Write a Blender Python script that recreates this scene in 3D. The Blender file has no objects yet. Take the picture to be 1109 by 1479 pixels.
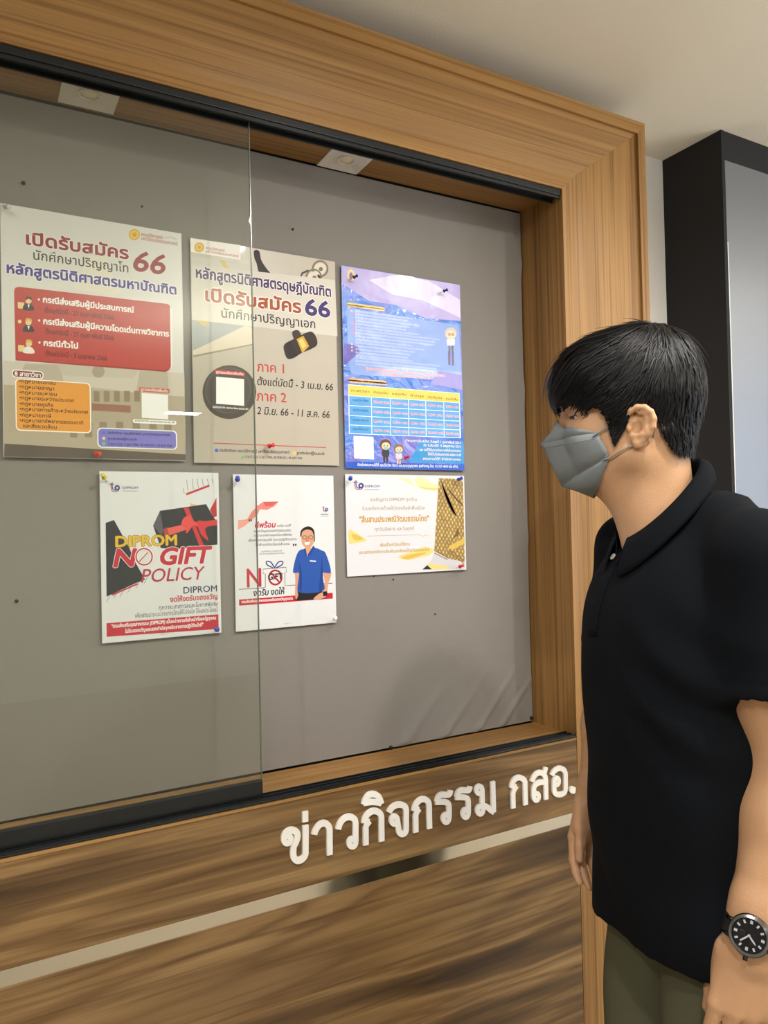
import bpy, math, random
import numpy as np
from mathutils import Vector

# ------------------------------------------------------------ camera, world, light, exposure
CZ = 1.44                                   # camera height above the floor
F_PX, YAW, PITCH, ROLL = 1081.55, 0.50983, 0.01682, -0.02271
CX, CY, IW, IH = 554.5, 739.5, 1109, 1479
_f = np.array([math.sin(YAW)*math.cos(PITCH), math.cos(YAW)*math.cos(PITCH), math.sin(PITCH)])
_r = np.array([math.cos(YAW), -math.sin(YAW), 0.0])
_u = np.cross(_r, _f)
CR = _r*math.cos(ROLL) + _u*math.sin(ROLL)
CU = -_r*math.sin(ROLL) + _u*math.cos(ROLL)
CF = _f
CAM = np.array([0, 0, CZ])
sc = bpy.context.scene
col = sc.collection
cam = bpy.data.cameras.new('camera')
cam.sensor_fit = 'VERTICAL'; cam.sensor_height = 24.0; cam.lens = F_PX/IH*24.0
cam.clip_start = 0.02
co = bpy.data.objects.new('camera', cam); col.objects.link(co)
from mathutils import Matrix
co.matrix_world = Matrix(((CR[0], CU[0], -CF[0], 0), (CR[1], CU[1], -CF[1], 0), (CR[2], CU[2], -CF[2], CZ), (0, 0, 0, 1)))
sc.camera = co
world = bpy.data.worlds.new('world'); sc.world = world; world.use_nodes = True
world.node_tree.nodes['Background'].inputs[0].default_value = (0.75, 0.8, 0.9, 1)
world.node_tree.nodes['Background'].inputs[1].default_value = 0.3
ZCEIL = 1.0 + CZ

def lamp(name, kind, loc, energy, color, size=0.05, rot=(0, 0, 0), **k):
    l = bpy.data.lights.new(name, kind); l.energy = energy; l.color = color
    if kind == 'AREA':
        l.shape = 'RECTANGLE'; l.size = size[0]; l.size_y = size[1]
    else:
        l.shadow_soft_size = size
    for a, v in k.items(): setattr(l, a, v)
    o = bpy.data.objects.new(name, l); o.location = loc; o.rotation_euler = rot; col.objects.link(o)
    return o
WARM = (1.0, 0.965, 0.915); COOL = (0.84, 0.91, 1.0); SOFT = (1.0, 0.985, 0.96)
SP = dict(spot_size=math.radians(172), spot_blend=0.62)
lamp('ceiling_or_fill_spot', 'SPOT', (1.53, 0.24, ZCEIL-0.02), 30, WARM, 0.03, **SP)
lamp('ceiling_or_fill_spot', 'SPOT', (0.83, 0.26, ZCEIL-0.02), 37, WARM, 0.03, **SP)
lamp('ceiling_or_fill_spot', 'SPOT', (-0.05, -0.35, ZCEIL-0.02), 48, WARM, 0.04, **SP)  # added fill near the camera, out of view, brightening the man's near side
lamp('ceiling_or_fill_spot', 'SPOT', (-0.70, 0.20, ZCEIL-0.02), 48, WARM, 0.04, **SP)  # unseen extra spot, added to lift the left half of the board
lamp('panel_or_fill_lamp', 'AREA', (-0.9, -1.6, ZCEIL-0.03), 5, SOFT, (1.2, 0.6))  # no known fixture: soft ambient fill added behind the camera
lamp('panel_or_fill_lamp', 'AREA', (2.9, -1.5, ZCEIL-0.03), 22, (0.95, 0.97, 1.0), (1.2, 0.6))  # second added ambient panel, out of view, as soft fill from the right
lamp('panel_or_fill_lamp', 'AREA', (1.60, -3.76, ZCEIL-0.03), 4, SOFT, (0.28, 0.16))
lamp('ceiling_fill', 'AREA', (1.3, -0.9, 1.75), 34, SOFT, (1.0, 0.12), (math.pi, 0, 0))  # invented upward light that brightens the ceiling
lamp('ceiling_fill', 'AREA', (3.2, -0.6, 1.75), 48, SOFT, (0.12, 1.0), (math.pi, 0, 0))  # another invented upward fill, for the right side of the ceiling
lamp('window_daylight', 'AREA', (4.0, -1.2, 1.5), 30, COOL, (2.4, 1.5), (math.pi/2, 0, math.pi/2))
vs = sc.view_settings
vs.view_transform = 'Standard'; vs.look = 'None'; vs.gamma = 1; vs.use_curve_mapping = False
vs.exposure = 0.12
sc.display_settings.display_device = 'sRGB'
sc.cycles.max_bounces = 8; sc.cycles.glossy_bounces = 4; sc.cycles.transparent_max_bounces = 16
sc.cycles.caustics_reflective = False; sc.cycles.caustics_refractive = False

# ------------------------------------------------------------ helpers
def ray(px, py): return CF + CR*(px-CX)/F_PX + CU*(CY-py)/F_PX
def on_y(px, py, y):                        # a point of the photograph on the plane Y = y
    r = ray(px, py); return CAM + r*(y/r[1])
def at_d(px, py, d): return CAM + ray(px, py)*d      # at a depth along the camera axis
def lin(c):
    c = c/255.0
    return c/12.92 if c <= 0.04045 else ((c+0.055)/1.055)**2.4
def rgb(r, g, b): return (lin(r), lin(g), lin(b), 1)

MATS = {}
def mat(name, color, rough=0.5, metal=0.0, spec=0.5, noise=None, bump=None, coat=0.0, sheen=0.0, emit=None, sss=0.0):
    if name in MATS: return MATS[name]
    m = bpy.data.materials.new(name); m.use_nodes = True
    nt = m.node_tree; N = nt.nodes; L = nt.links; b = N['Principled BSDF']
    b.inputs['Base Color'].default_value = color
    b.inputs['Roughness'].default_value = rough; b.inputs['Metallic'].default_value = metal
    b.inputs['Specular IOR Level'].default_value = spec
    b.inputs['Coat Weight'].default_value = coat; b.inputs['Sheen Weight'].default_value = sheen
    if sss:
        b.inputs['Subsurface Weight'].default_value = sss
        b.inputs['Subsurface Radius'].default_value = (1.0, 0.35, 0.2); b.inputs['Subsurface Scale'].default_value = 0.006
    if emit:
        b.inputs['Emission Color'].default_value = emit[0]; b.inputs['Emission Strength'].default_value = emit[1]
    tc = N.new('ShaderNodeTexCoord')
    if noise:                               # (scale, amount, detail)
        n = N.new('ShaderNodeTexNoise'); n.inputs['Scale'].default_value = noise[0]; n.inputs['Detail'].default_value = noise[2]
        L.new(tc.outputs['Object'], n.inputs['Vector'])
        mx = N.new('ShaderNodeMix'); mx.data_type = 'RGBA'
        mx.inputs[6].default_value = tuple(c*(1-noise[1]) for c in color[:3])+(1,)
        mx.inputs[7].default_value = tuple(min(1, c*(1+noise[1])) for c in color[:3])+(1,)
        L.new(n.outputs['Fac'], mx.inputs[0]); L.new(mx.outputs[2], b.inputs['Base Color'])
    if bump:                                # (scale, distance, detail)
        n = N.new('ShaderNodeTexNoise'); n.inputs['Scale'].default_value = bump[0]; n.inputs['Detail'].default_value = bump[2]
        L.new(tc.outputs['Object'], n.inputs['Vector'])
        bp = N.new('ShaderNodeBump'); bp.inputs['Distance'].default_value = bump[1]; bp.inputs['Strength'].default_value = 1.0
        L.new(n.outputs['Fac'], bp.inputs['Height']); L.new(bp.outputs['Normal'], b.inputs['Normal'])
    MATS[name] = m
    return m

def wood(name, stops, grain='X', scale=1.0, rough=0.42, fine=0.35, warp=0.25, along=1.2, across=26.0, lines=True, period=None):
    """procedural wood veneer; grain runs along X or Z"""
    m = bpy.data.materials.new(name); m.use_nodes = True
    nt = m.node_tree; N = nt.nodes; L = nt.links; b = N['Principled BSDF']
    tc = N.new('ShaderNodeTexCoord'); geo = N.new('ShaderNodeNewGeometry')
    def mapping(a, c, off=(0, 0, 0)):
        mp = N.new('ShaderNodeMapping')
        s = {'X': (a, c, c), 'Z': (c, c, a)}[grain]
        mp.inputs['Scale'].default_value = s; mp.inputs['Location'].default_value = off
        L.new(geo.outputs['Position'], mp.inputs['Vector']); return mp
    def noise(mp, det, dist=0.0, rg=0.5):
        n = N.new('ShaderNodeTexNoise'); n.inputs['Scale'].default_value = 1.0; n.inputs['Detail'].default_value = det
        n.inputs['Distortion'].default_value = dist; n.inputs['Roughness'].default_value = rg
        L.new(mp.outputs[0], n.inputs['Vector']); return n
    n1 = noise(mapping(along*scale, across*0.28*scale), 4, warp)
    n2 = noise(mapping(along*1.6*scale, across*2.6*scale, (3, 1, 7)), 3, 0.15)
    n3 = noise(mapping(along*6*scale, across*14*scale, (5, 2, 1)), 2)
    cr = N.new('ShaderNodeValToRGB'); cr.color_ramp.elements.remove(cr.color_ramp.elements[1])
    for i, (p, c) in enumerate(stops):
        e = cr.color_ramp.elements[0] if i == 0 else cr.color_ramp.elements.new(p)
        e.position = p; e.color = c
    L.new(n1.outputs['Fac'], cr.inputs['Fac'])
    last = cr.outputs['Color']
    for nn, lo, hi, amt in ((n2, 0.36, 0.50, 0.33*(1 if lines else .9)), (n3, 0.3, 0.7, fine*0.5)):
        r2 = N.new('ShaderNodeValToRGB')
        r2.color_ramp.elements[0].position = lo; r2.color_ramp.elements[0].color = (1-amt, 1-amt*1.12, 1-amt*1.3, 1)
        r2.color_ramp.elements[1].position = hi; r2.color_ramp.elements[1].color = (1, 1, 1, 1)
        L.new(nn.outputs['Fac'], r2.inputs['Fac'])
        mx = N.new('ShaderNodeMix'); mx.data_type = 'RGBA'; mx.blend_type = 'MULTIPLY'; mx.inputs[0].default_value = 1
        L.new(last, mx.inputs[6]); L.new(r2.outputs['Color'], mx.inputs[7]); last = mx.outputs[2]
    L.new(last, b.inputs['Base Color'])
    b.inputs['Roughness'].default_value = rough; b.inputs['Specular IOR Level'].default_value = 0.4
    bp = N.new('ShaderNodeBump'); bp.inputs['Distance'].default_value = 0.0004; bp.inputs['Strength'].default_value = 0.6
    L.new(n3.outputs['Fac'], bp.inputs['Height']); L.new(bp.outputs['Normal'], b.inputs['Normal'])
    MATS[name] = m
    return m

class MB:
    """collects faces (in world coordinates) and links them as one mesh object"""
    def __init__(s): s.v = []; s.f = []; s.m = []; s.mats = []
    def mi(s, m):
        if m not in s.mats: s.mats.append(m)
        return s.mats.index(m)
    def add(s, vs, fs, m):
        k = len(s.v); s.v += [tuple(map(float, p)) for p in vs]; i = s.mi(m)
        for f in fs: s.f.append(tuple(k+q for q in f)); s.m.append(i)
    def box(s, a, b, m):
        x0, y0, z0 = a; x1, y1, z1 = b
        s.add([(x0,y0,z0),(x1,y0,z0),(x1,y1,z0),(x0,y1,z0),(x0,y0,z1),(x1,y0,z1),(x1,y1,z1),(x0,y1,z1)],
              [(0,3,2,1),(4,5,6,7),(0,1,5,4),(1,2,6,5),(2,3,7,6),(3,0,4,7)], m)
    def tube(s, pts, r, m, n=8, cap=True):
        P = [np.array(p, float) for p in pts]; K = len(P)
        rs = r if hasattr(r, '__len__') else [r]*K
        vs = []; fs = []
        for i, p in enumerate(P):
            t = P[min(i+1, K-1)]-P[max(i-1, 0)]; t = t/(np.linalg.norm(t)+1e-12)
            if i == 0:
                a = np.cross(t, (0, 0, 1.0))
                if np.linalg.norm(a) < 1e-3: a = np.cross(t, (1.0, 0, 0))
            else: a = a-t*(a@t)
            a = a/np.linalg.norm(a); c = np.cross(t, a)
            for k in range(n):
                w = 2*math.pi*k/n; vs.append(p+(a*math.cos(w)+c*math.sin(w))*rs[i])
        for i in range(K-1):
            for k in range(n):
                fs.append((i*n+k, i*n+(k+1) % n, (i+1)*n+(k+1) % n, (i+1)*n+k))
        if cap: fs.append(tuple(range(n))[::-1]); fs.append(tuple((K-1)*n+k for k in range(n)))
        s.add(vs, fs, m)
    def lathe(s, c, axis, prof, m, n=20):      # prof: (radius, height along axis)
        axis = np.array(axis, float); axis /= np.linalg.norm(axis)
        a = np.cross(axis, (0, 0, 1.0)) if abs(axis[2]) < .9 else np.cross(axis, (1.0, 0, 0))
        a /= np.linalg.norm(a); b = np.cross(axis, a); vs = []; fs = []
        for r, h in prof:
            for k in range(n):
                w = 2*math.pi*k/n; vs.append(np.array(c)+axis*h+(a*math.cos(w)+b*math.sin(w))*max(r, 1e-5))
        for i in range(len(prof)-1):
            for k in range(n): fs.append((i*n+k, i*n+(k+1) % n, (i+1)*n+(k+1) % n, (i+1)*n+k))
        fs.append(tuple(range(n))[::-1]); fs.append(tuple((len(prof)-1)*n+k for k in range(n)))
        s.add(vs, fs, m)
    def build(s, name, parent=None, smooth=False, bevel=0, loc=None):
        me = bpy.data.meshes.new(name)
        org = np.array(parent_world(parent)) if parent is not None else np.array(loc if loc is not None else (0, 0, 0), float)
        V = np.array(s.v, float)-org
        me.from_pydata(V.tolist(), [], s.f)
        for m in s.mats: me.materials.append(m)
        me.polygons.foreach_set('material_index', s.m)
        if smooth: me.polygons.foreach_set('use_smooth', [True]*len(s.f))
        me.update()
        o = bpy.data.objects.new(name, me); col.objects.link(o)
        if parent is not None: o.parent = parent
        else: o.location = org
        if bevel:
            bv = o.modifiers.new('bevel', 'BEVEL'); bv.width = bevel; bv.segments = 2; bv.limit_method = 'ANGLE'
        return o
def parent_world(p):
    q = Vector((0, 0, 0))
    while p is not None: q = q+p.location; p = p.parent
    return q
def thing(name, label, cat, loc, group=None):
    o = bpy.data.objects.new(name, None); o.location = tuple(map(float, loc)); o.empty_display_size = 0.05
    col.objects.link(o); o['label'] = label; o['category'] = cat
    if group: o['group'] = group
    return o
def tag(o, label, cat, group=None):
    o['label'] = label; o['category'] = cat
    if group: o['group'] = group
    return o
def struct(mb, name, **k):
    o = mb.build(name, **k); o['kind'] = 'structure'; return o
def V3(x, y, zrel): return np.array([x, y, zrel+CZ])

# ------------------------------------------------------------ materials
wall_m = mat('wall_paint', rgb(226, 224, 219), 0.7, noise=(3, .03, 3), bump=(180, .0004, 3))
ceil_m = mat('ceiling_paint', rgb(230, 224, 210), 0.8, bump=(150, .0004, 3))
floor_m = mat('floor_vinyl', rgb(178, 168, 150), 0.35, noise=(4, .1, 5))
black_m = mat('black_aluminium', rgb(26, 29, 31), 0.3, 0.2)
black_side = mat('matt_black_laminate', rgb(40, 40, 42), 0.7, spec=.2)
gloss_m = mat('glossy_dark_laminate', rgb(132, 136, 144), 0.34, 0.6, bump=(6, .0015, 1))
steel_m = mat('brushed_steel_strip', rgb(205, 200, 188), 0.16, 1.0, bump=(9, .0012, 2))
white_m = mat('white_acrylic', rgb(245, 243, 238), 0.35)
oak_stops = [(0.3, rgb(144, 106, 58)), (0.45, rgb(162, 121, 69)), (0.55, rgb(171, 130, 77)), (0.72, rgb(153, 113, 62))]
oak_x = wood('oak_veneer_horizontal', oak_stops, 'X', 1.0, along=.7, across=64, rough=.36)
oak_z = wood('oak_veneer_vertical', oak_stops, 'Z', 1.0, along=.7, across=64, rough=.36)
walnut = wood('walnut_laminate', [(0.30, rgb(66, 49, 32)), (0.40, rgb(104, 79, 50)), (0.47, rgb(146, 116, 76)), (0.54, rgb(112, 84, 52)), (0.62, rgb(160, 130, 88)), (0.72, rgb(92, 69, 44))],
              'X', 1.0, 0.34, .3, .7, .8, 36.0, False)
fabric_m = mat('taupe_fabric', rgb(132, 127, 121), 0.85, noise=(1.6, .05, 3), bump=(900, .0003, 2), sheen=.2)

# ------------------------------------------------------------ the room
XL, XR, YB, YW = -3.0, 4.3, -4.6, 1.424
mb = MB(); mb.add([(XL,YB,0),(XR,YB,0),(XR,YW,0),(XL,YW,0)], [(0,1,2,3)], floor_m); struct(mb, 'floor')
mb = MB(); mb.box((XL-.1,YB-.1,ZCEIL), (XR+.1,YW+.1,ZCEIL+.08), ceil_m); struct(mb, 'ceiling')
mb = MB(); mb.box((XL-.1,YW,0), (XR+.1,YW+.1,ZCEIL), wall_m); struct(mb, 'wall_back')
mb = MB(); mb.box((XL-.1,YB-.1,0), (XR+.1,YB,ZCEIL), wall_m); struct(mb, 'wall_front')
mb = MB(); mb.box((XL-.1,YB,0), (XL,YW,ZCEIL), wall_m); struct(mb, 'wall_left')
mb = MB()
mb.box((XR,YB,0), (XR+.1,YW,0.75), wall_m); mb.box((XR,YB,2.25), (XR+.1,YW,ZCEIL), wall_m)
mb.box((XR,YB,.75), (XR+.1,-2.4,2.25), wall_m); mb.box((XR,0,.75), (XR+.1,YW,2.25), wall_m)
struct(mb, 'wall_right')
mb = MB()
for z in (.75, 2.21): mb.box((XR,-2.4,z), (XR+.08,0,z+.04), black_m)
for y in (-2.4, -1.22, -.04): mb.box((XR,y,.79), (XR+.08,y+.04,2.21), black_m)
struct(mb, 'window_1')

# pillar: matt black side, glossy grey front; its front is flush with the case
PX0, PY0 = 1.714, 1.238
pil = thing('pillar', 'tall black pillar with a glossy grey front, right of the wooden notice case', 'pillar', (PX0+.6, PY0+.09, 0))
mb = MB(); mb.box((PX0, PY0, 0), (PX0+.012, YW, ZCEIL), black_side); mb.box((PX0+1.2, PY0, 0), (PX0+1.212, YW, ZCEIL), black_side)
mb.build('side_panel', pil)
mb = MB(); mb.box((PX0+.012, PY0+.002, 0), (PX0+1.2, PY0+.02, ZCEIL-.075), gloss_m); mb.build('front_panel', pil)['label'] = 'glossy bluish grey front panel'
mb = MB(); mb.box((PX0+.012, PY0+.001, ZCEIL-.075), (PX0+1.2, PY0+.02, ZCEIL), black_side); mb.build('top_reflection', pil)  # black strip stands in for the dark reflection atop the glossy front
mb = MB(); mb.box((PX0+.0125, PY0-.0005, .6), (PX0+.016, PY0+.004, 2.15), mat('pale_edge', rgb(215,214,210), .4)); mb.build('edge_strip', pil)

# ------------------------------------------------------------ notice case
YL, YF = 1.238, 1.3766            # lip plane and fabric plane
XJ, ZS, ZB = 1.163, 0.7352, -0.4725   # right jamb, soffit, sill (relative to the camera height)
XC0 = -1.45                       # left end of the opening, out of view
case = thing('notice_case', 'large oak-framed built-in notice board case with a grey fabric back', 'notice board', (0, YF, 0))
def quadbox(name, q_front, depth, m, parent, back=None, smooth=False):
    """prism between a front quad and the same quad moved back"""
    q = [np.array(p, float) for p in q_front]; w = [p+np.array([0, depth, 0]) for p in q]
    mb = MB(); mb.add(q+w, [(0,1,2,3),(7,6,5,4),(0,4,5,1),(1,5,6,2),(2,6,7,3),(3,7,4,0)], m)
    return mb.build(name, parent)
LW = 0.0320                       # inner lip width
YO = 1.222                        # outer lip plane
PXo, PZo = 1.3900, 0.9060         # outer edge of the splayed boards
OX, OZ = 1.4130, 0.9340           # outer corner of the casing
ZFLOOR = -CZ
# inner lip: header and right post (mitred), then splayed boards, then outer lip
quadbox('inner_lip', [V3(XC0,YL,ZS), V3(XJ,YL,ZS), V3(XJ+LW,YL,ZS+LW), V3(XC0,YL,ZS+LW)], YF-YL, oak_x, case)
quadbox('inner_lip', [V3(XJ,YL,ZFLOOR), V3(XJ+LW,YL,ZFLOOR), V3(XJ+LW,YL,ZS+LW), V3(XJ,YL,ZS)], YF-YL+.04, oak_z, case)
yi = YL+.009; yo = YO+.007
mb = MB(); a = [V3(XC0,yi,ZS+LW), V3(XJ+LW,yi,ZS+LW), V3(PXo,yo,PZo), V3(XC0,yo,PZo)]
b = [p+np.array([0,.1,0]) for p in a]
mb.add(a+b, [(0,1,2,3),(7,6,5,4),(0,4,5,1),(1,5,6,2),(2,6,7,3),(3,7,4,0)], oak_x); mb.build('header_board', case)
mb = MB(); a = [V3(XJ+LW,yi,ZFLOOR), V3(PXo,yo,ZFLOOR), V3(PXo,yo,PZo), V3(XJ+LW,yi,ZS+LW)]
b = [p+np.array([0,.1,0]) for p in a]
mb.add(a+b, [(0,1,2,3),(7,6,5,4),(0,4,5,1),(1,5,6,2),(2,6,7,3),(3,7,4,0)], oak_z); mb.build('side_board', case)
quadbox('outer_lip', [V3(XC0,YO,PZo), V3(PXo,YO,PZo), V3(OX,YO,OZ), V3(XC0,YO,OZ)], YW-YO-.002, oak_x, case)
quadbox('outer_lip', [V3(PXo,YO,ZFLOOR), V3(OX,YO,ZFLOOR), V3(OX,YO,OZ), V3(PXo,YO,PZo)], YW-YO-.002, oak_z, case)
# recess: soffit, jamb, sill
mb = MB(); mb.box(V3(XC0,YL+.004,ZS+.0005), V3(XJ,YF,ZS+.02), oak_x); mb.build('soffit', case)
mb = MB(); mb.box(V3(XC0,YL+.0345,ZB-.018), V3(XJ,YF+.002,ZB), oak_x); mb.build('sill', case)
# fabric-covered board, built with soft puckers near its lower right corner
def fabric_y(x, z):
    y = 0.0
    dx, dz = XJ-x, z-ZB
    for k, (x0, amp, w) in enumerate(((.80,.007,.018),(.90,.008,.014),(.99,.008,.012),(1.06,.006,.010))):
        s = (x-x0)-dz*0.95
        if dz < .2: y += -amp*math.exp(-(s/w)**2)*max(0, 1-dz/.17)**1.5*min(1, dz/.01)
    for k, (z0, amp, w) in enumerate(((-.05,.003,.02),(.30,.0035,.03),(.60,.004,.02))):
        s = (z-z0)-dx*2.6
        y += -amp*math.exp(-(s/w)**2)*max(0, 1-dx/.06)*min(1, dx/.004)
    y += .0012*math.sin(x*7+z*3)+.001*math.sin(z*9-x*2)
    return y
mb = MB()
xs = np.concatenate([np.linspace(XC0+.004, .6, 60)[:-1], np.linspace(.6, XJ-.004, 190)])
zs = np.concatenate([np.linspace(ZB+.004, -.25, 80)[:-1], np.linspace(-.25, ZS-.004, 110)])
vs_ = [V3(x, YF+.0025+fabric_y(x, z), z) for z in zs for x in xs]
nx = len(xs)
mb.add(vs_, [(j*nx+i, j*nx+i+1, (j+1)*nx+i+1, (j+1)*nx+i) for j in range(len(zs)-1) for i in range(nx-1)], fabric_m)
fb = mb.build('fabric_panel', case, smooth=True); fb['label'] = 'grey-taupe fabric back panel, puckered at the lower right'
mb = MB(); mb.box(V3(XC0,YF+.012,ZB-.03), V3(XJ+.02,YW-.001,ZS+.03), mat('dark_gap', rgb(30,24,20), .9)); mb.build('backing_board', case)
# upholstery tacks and pin holes in the fabric
tack_m = mat('dark_tack', rgb(40, 36, 33), .4, .5)
tk = [(34,264,.0032),(205,298,.0022),(568,837+0,.0018),(565,1080,.0045),(768,1037,.0042),(771,1048,.003),(24,868,.0028),(540,832,.0016),(629,887,.0013),(33,650,.0),(423,331,.0022),(452,337,.0)]
mb_list = []
for (px, py, r) in tk:
    if r == 0: continue
    p = on_y(px, py, YF); mb = MB()
    mb.lathe(p, (0,-1,0), [(r,-.003),(r,.0005),(r*.6,.0018),(r*.1,.0022)], tack_m, 10); mb.build('tack', case, smooth=True)
# walnut front panel with steel strip below the opening
ZP = -0.4755
front = thing('front_panel', 'walnut-patterned laminate panel with a steel strip under the notice case', 'panel', (0, YL+.01, 0))
mb = MB(); mb.box(V3(XC0,YL,-.6365), V3(XJ-.001,YL+.02,ZP), walnut); mb.build('upper_board', front, bevel=.0012)
mb = MB(); mb.box(V3(XC0,YL,ZFLOOR), V3(XJ-.001,YL+.02,-.6610), walnut); mb.build('lower_board', front, bevel=.0012)
mb = MB(); mb.box(V3(XC0,YL+.0015,-.6608), V3(XJ-.001,YL+.012,-.6367), steel_m); mb.build('steel_strip', front)
mb = MB(); mb.box(V3(XC0,YL-.0012,ZP-.0046), V3(XJ-.002,YL+.0002,ZP-.0001), oak_x); mb.build('edge_banding', front)
# tracks
trk = thing('sliding_track', 'black aluminium double track along the top of the notice case opening', 'track', V3(0, YL+.02, ZS))
mb = MB(); mb.box(V3(XC0,YL+.003,ZS-.0135), V3(XJ-.001,YL+.036,ZS-.0005), black_m); mb.build('channel', trk, bevel=.001)
mb = MB(); mb.box(V3(XC0,YL+.006,ZS-.020), V3(XJ-.001,YL+.010,ZS-.0135), black_m); mb.box(V3(XC0,YL+.030,ZS-.020), V3(XJ-.001,YL+.034,ZS-.0135), black_m); mb.build('guide_fin', trk)
trb = thing('sliding_track', 'black aluminium bottom track on top of the walnut panel', 'track', V3(0, YL+.02, ZP))
mb = MB(); mb.box(V3(XC0,YL+.001,ZP), V3(XJ-.001,YL+.034,ZP+.004), black_m); mb.build('channel', trb, bevel=.001)
mb = MB()
for y in (.003, .016, .030): mb.box(V3(XC0,YL+y,ZP+.004), V3(XJ-.001,YL+y+.002,ZP+.007), black_m)
mb.build('guide_fin', trb)
# sliding glass pane with a black bottom rail
gm = bpy.data.materials.new('grey_tinted_glass'); gm.use_nodes = True
N = gm.node_tree.nodes; L = gm.node_tree.links; N.remove(N['Principled BSDF'])
tr = N.new('ShaderNodeBsdfTransparent'); tr.inputs[0].default_value = (0.952, 0.962, 0.940, 1)
gl = N.new('ShaderNodeBsdfGlossy'); gl.inputs['Roughness'].default_value = 0.0; gl.inputs['Color'].default_value = (.95, 1, .97, 1)
fr = N.new('ShaderNodeFresnel'); fr.inputs[0].default_value = 1.5; gg_ = N.new('ShaderNodeNewGeometry'); im_ = N.new('ShaderNodeMapRange'); im_.inputs[3].default_value = 1.5; im_.inputs[4].default_value = 1/1.5; L.new(gg_.outputs['Backfacing'], im_.inputs[0]); L.new(im_.outputs[0], fr.inputs[0]); ms = N.new('ShaderNodeMixShader')
L.new(fr.outputs[0], ms.inputs[0]); L.new(tr.outputs[0], ms.inputs[1]); L.new(gl.outputs[0], ms.inputs[2]); L.new(ms.outputs[0], N['Material Output'].inputs[0])
XG = .4480; YG = YL+.022
pane = thing('sliding_glass_pane', 'clear glass pane covering the left half of the notice case, black bottom rail', 'glass', V3(-.1, YG, ZP+.012))
mb = MB(); mb.box(V3(XC0+.02,YG-.002,ZP+.034), V3(XG-.0015,YG+.002,ZS-.014), gm); mb.build('glass', pane)['label'] = 'clear glass sheet'
mb = MB(); mb.box(V3(XG-.0015,YG-.002,ZP+.034), V3(XG,YG+.002,ZS-.014), mat('glass_edge', rgb(104,112,98), .2, 0)); mb.build('polished_edge', pane)
mb = MB(); mb.box(V3(XC0+.02,YG-.006,ZP+.0073), V3(XG-.001,YG+.006,ZP+.0345), black_m); mb.build('bottom_rail', pane, bevel=.0008)

# square recessed downlights in the soffit
def downlight(cx, cy, label):
    hs, hi = .045, .030; z = ZS
    t = thing('recessed_downlight', label, 'light', V3(cx, cy, z), 'downlights in the soffit of the notice case')
    wm = mat('white_enamel', rgb(232, 226, 218), .4)
    mb = MB()
    o = [V3(cx+a*hs, cy+b*hs, z-.003) for a, b in ((-1,-1),(1,-1),(1,1),(-1,1))]
    o2 = [p+np.array([0,0,.003]) for p in o]
    m_ = [V3(cx+a*(hs-.004), cy+b*(hs-.004), z-.003) for a, b in ((-1,-1),(1,-1),(1,1),(-1,1))]
    i_ = [V3(cx+a*.019, cy+b*.019, z-.0008) for a, b in ((-1,-1),(1,-1),(1,1),(-1,1))]
    vv = o+o2+m_+i_; fs = []
    for k in range(4):
        j = (k+1) % 4; fs += [(k,j,4+j,4+k), (k,8+k,8+j,j), (8+k,12+k,12+j,8+j)]
    fs.append((12,13,14,15)); mb.add(vv, fs, wm); mb.build('bezel', t)
    mb = MB(); mb.lathe(V3(cx,cy,z-.0008), (0,0,-1), [(.0185,0),(.0185,.0035),(.0155,.0035),(.0150,.001)], wm, 24); mb.build('lamp_ring', t, smooth=False)
    mb = MB(); mb.lathe(V3(cx,cy,z-.0008), (0,0,-1), [(.0148,0),(.0146,.0012),(.008,.003),(.001,.0036)], mat('lamp_lens', rgb(236,228,200), .15, .0), 20); mb.build('lens', t, smooth=True)
downlight(.1905, 1.3205, 'square white recessed downlight behind the glass at the upper left')
downlight(.6760, 1.3305, 'square white recessed downlight above the gavel poster, right of the glass edge')

# ------------------------------------------------------------ raised white lettering
def spline(pts, n=6, closed=False):
    P = [np.array(p, float) for p in pts]; out = []
    K = len(P)
    for i in range(K if closed else K-1):
        if closed: a, b, c, d = P[(i-1) % K], P[i], P[(i+1) % K], P[(i+2) % K]
        else: a, b, c, d = P[max(i-1,0)], P[i], P[i+1], P[min(i+2,K-1)]
        for k in range(n):
            t = k/n
            out.append(.5*((2*b)+(-a+c)*t+(2*a-5*b+4*c-d)*t*t+(-a+3*b-3*c+d)*t**3))
    if not closed: out.append(P[-1])
    return out
def stroke(mb, pts, r, y0, y1, m, closed=False):
    """flat ribbon with thickness, pts are (x,z) on the panel plane"""
    K = len(pts); L_ = []; R_ = []
    for i in range(K):
        a = pts[(i-1) % K] if (closed or i > 0) else pts[0]; c = pts[(i+1) % K] if (closed or i < K-1) else pts[-1]
        t = c-a; t = t/(np.linalg.norm(t)+1e-9); n = np.array([-t[1], t[0]])
        L_.append(pts[i]+n*r); R_.append(pts[i]-n*r)
    vs = []
    for i, (p, q) in enumerate(zip(L_, R_)):
        e = y0-i*3e-6; vs += [(p[0],e,p[1]),(q[0],e,q[1]),(p[0],y1,p[1]),(q[0],y1,q[1])]
    fs = []
    for i in range(K if closed else K-1):
        a = 4*i; b = 4*((i+1) % K)
        fs += [(a,a+1,b+1,b),(a+2,b+2,b+3,a+3),(a,b,b+2,a+2),(a+1,a+3,b+3,b+1)]
    if not closed: fs += [(0,2,3,1),(4*(K-1),4*(K-1)+1,4*(K-1)+3,4*(K-1)+2)]
    mb.add(vs, fs, m)
sign = thing('wall_lettering', 'raised white Thai letters on the walnut panel under the notice board', 'sign', V3(.78, YL, -.57))
S8 = 120/1109
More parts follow.
